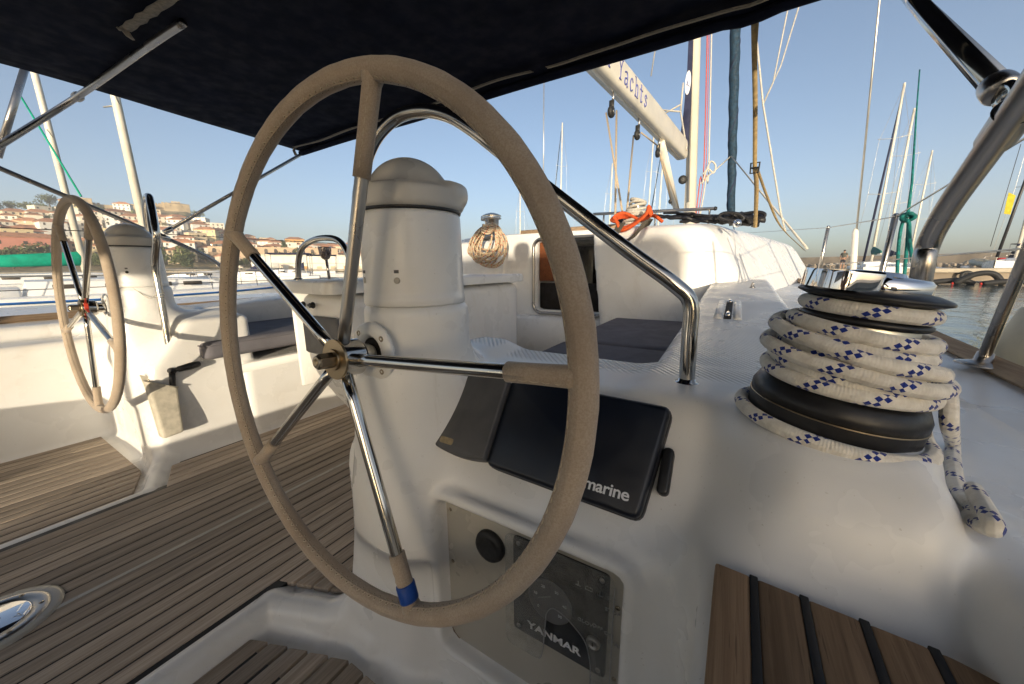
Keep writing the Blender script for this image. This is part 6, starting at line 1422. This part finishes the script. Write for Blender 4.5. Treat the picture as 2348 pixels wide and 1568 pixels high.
# the pier, fenders along it and the breakwater
a0, a1 = az_of(1835), az_of(2500); q0, q1 = A([-46*math.sin(a0), 46*math.cos(a0)]), A([-52*math.sin(a1), 52*math.cos(a1)])
d = (q1-q0)/np.linalg.norm(q1-q0); Lp = np.linalg.norm(q1-q0); Rm = np.array([[d[0], -d[1], 0], [d[1], d[0], 0], [0,0,1]])
t = thing('pier', 'long concrete floating pier across the harbour on the right', 'pier', (q0[0], q0[1], WATER))
ob('deck', *box((-30, 0, .80), (Lp+10, 3.2, 1.15), .03, Rm)[:2], 'concrete', t); ob('fascia', *box((-30, .3, .10), (Lp+10, 3.0, .81), 0, Rm)[:2], 'breakwater_rock', t, smooth=False)
for i, s in enumerate(np.arange(2, Lp, 4.6)): ob('tyre_fender', *tube([Rm@A([s+.30*math.cos(q), -.16, .55+.30*math.sin(q)]) for q in np.linspace(0, 6.28, 16, endpoint=False)], .13, 8, closed=True)[:2], 'rubber', t)
for px, k in ((2185, 0), (2250, 1), (2320, 0)):
    pp = PZ(px, 619, WATER+.35); pp = pp*(44/np.hypot(*pp[:2])); t = thing('mooring_pontoon', ('low black float lying below the pier, left one', 'black curved float arm below the pier', 'low black float below the pier at the right edge')[(2185, 2250, 2320).index(px)], 'float', (pp[0], pp[1], WATER))
    ob('float', *tube(spline([(-1.2, 0, .1), (-.3, 0, .25+.5*k), (.6, 0, .3+.5*k), (1.2, 0, .05)], 6), .2, 10)[:2], 'rubber', t); ob('bung', *lathe([(.09, 0), (.09, .1)], 10, (-1.25, 0, .1), (-1,0,0))[:2], 'red_paint', t)
person_p = PR(1931, 606, 47.5)
person('man in dark shirt and shorts walking on the pier', (person_p[0], person_p[1], -.45), az_of(1931)+2.9, 1.78, [(.26,-.08,1.14,.045), (.22,.06,.98,.036), (.20,.10,.90,.036)])
b0, b1 = az_of(1780), az_of(2560); w0, w1 = A([-280*math.sin(b0), 280*math.cos(b0)]), A([-235*math.sin(b1), 235*math.cos(b1)]); d = (w1-w0)/np.linalg.norm(w1-w0); Lb = np.linalg.norm(w1-w0); Rm = np.array([[d[0], -d[1], 0], [d[1], d[0], 0], [0,0,1]])
t = thing('breakwater', 'long brown stone breakwater closing the harbour on the right', 'breakwater', (w0[0], w0[1], WATER))
ob('wall', *box((-200, 4, 0), (Lb+60, 9, 5.6), .2, Rm)[:2], 'breakwater_rock', t, smooth=False); ob('apron', *box((-200, -3, 0), (Lb+60, 4.1, 1.3), .3, Rm)[:2], 'breakwater_rock', t, smooth=False)
rg = np.random.default_rng(8); rocks = []
for i in range(420):
    v, f, _ = box((-.7, -.6, -.5), (.7, .6, .5), .2); q = Euler(rg.uniform(0, 6, 3)).to_matrix(); v = v@np.array(q).T*rg.uniform(.7, 1.6)+A([rg.uniform(-30, Lb+40), rg.uniform(-6, -2.5), rg.uniform(0, 1.6)]); rocks.append((v@Rm.T, f, None))
kind(ob('armour_stone', *merge(*rocks)[:2], 'breakwater_rock', t, smooth=False), 'stuff')
# green halyard and light rigging of the left-hand boats
wire('green halyard slanting beside the left white mast', [PR(38, 205, 15), PR(186, 450, 13)], .02, 'green_cover', 'halyard_line', 'line')
wire('dark lifeline wire crossing behind the far wheel', [PX(-20, 521, -3.75), PX(400, 538, -3.75), PX(800, 560, -3.75)], .003, 'dark_wire', 'lifeline')
wire('lower dark lifeline wire behind the far binnacle', [PX(-20, 668, -3.75), PX(300, 655, -3.75), PX(800, 636, -3.75)], .003, 'dark_wire', 'lifeline')

# ================================================================ AIR: thin sea haze between here and the far shore
hz_m = bpy.data.materials.new('sea_haze'); hz_m.use_nodes = True; hn = hz_m.node_tree; hn.nodes.remove(hn.nodes['Principled BSDF'])
pv = hn.nodes.new('ShaderNodeVolumePrincipled'); pv.inputs['Color'].default_value = (.93, .94, .95, 1); pv.inputs['Density'].default_value = .0007; pv.inputs['Anisotropy'].default_value = .2
hn.links.new(pv.outputs[0], hn.nodes['Material Output'].inputs['Volume']); MATS['sea_haze'] = hz_m
kind(ob('haze', *box((-1100, -1100, WATER-6), (1100, 1100, 115))[:2], 'sea_haze', smooth=False), 'stuff')
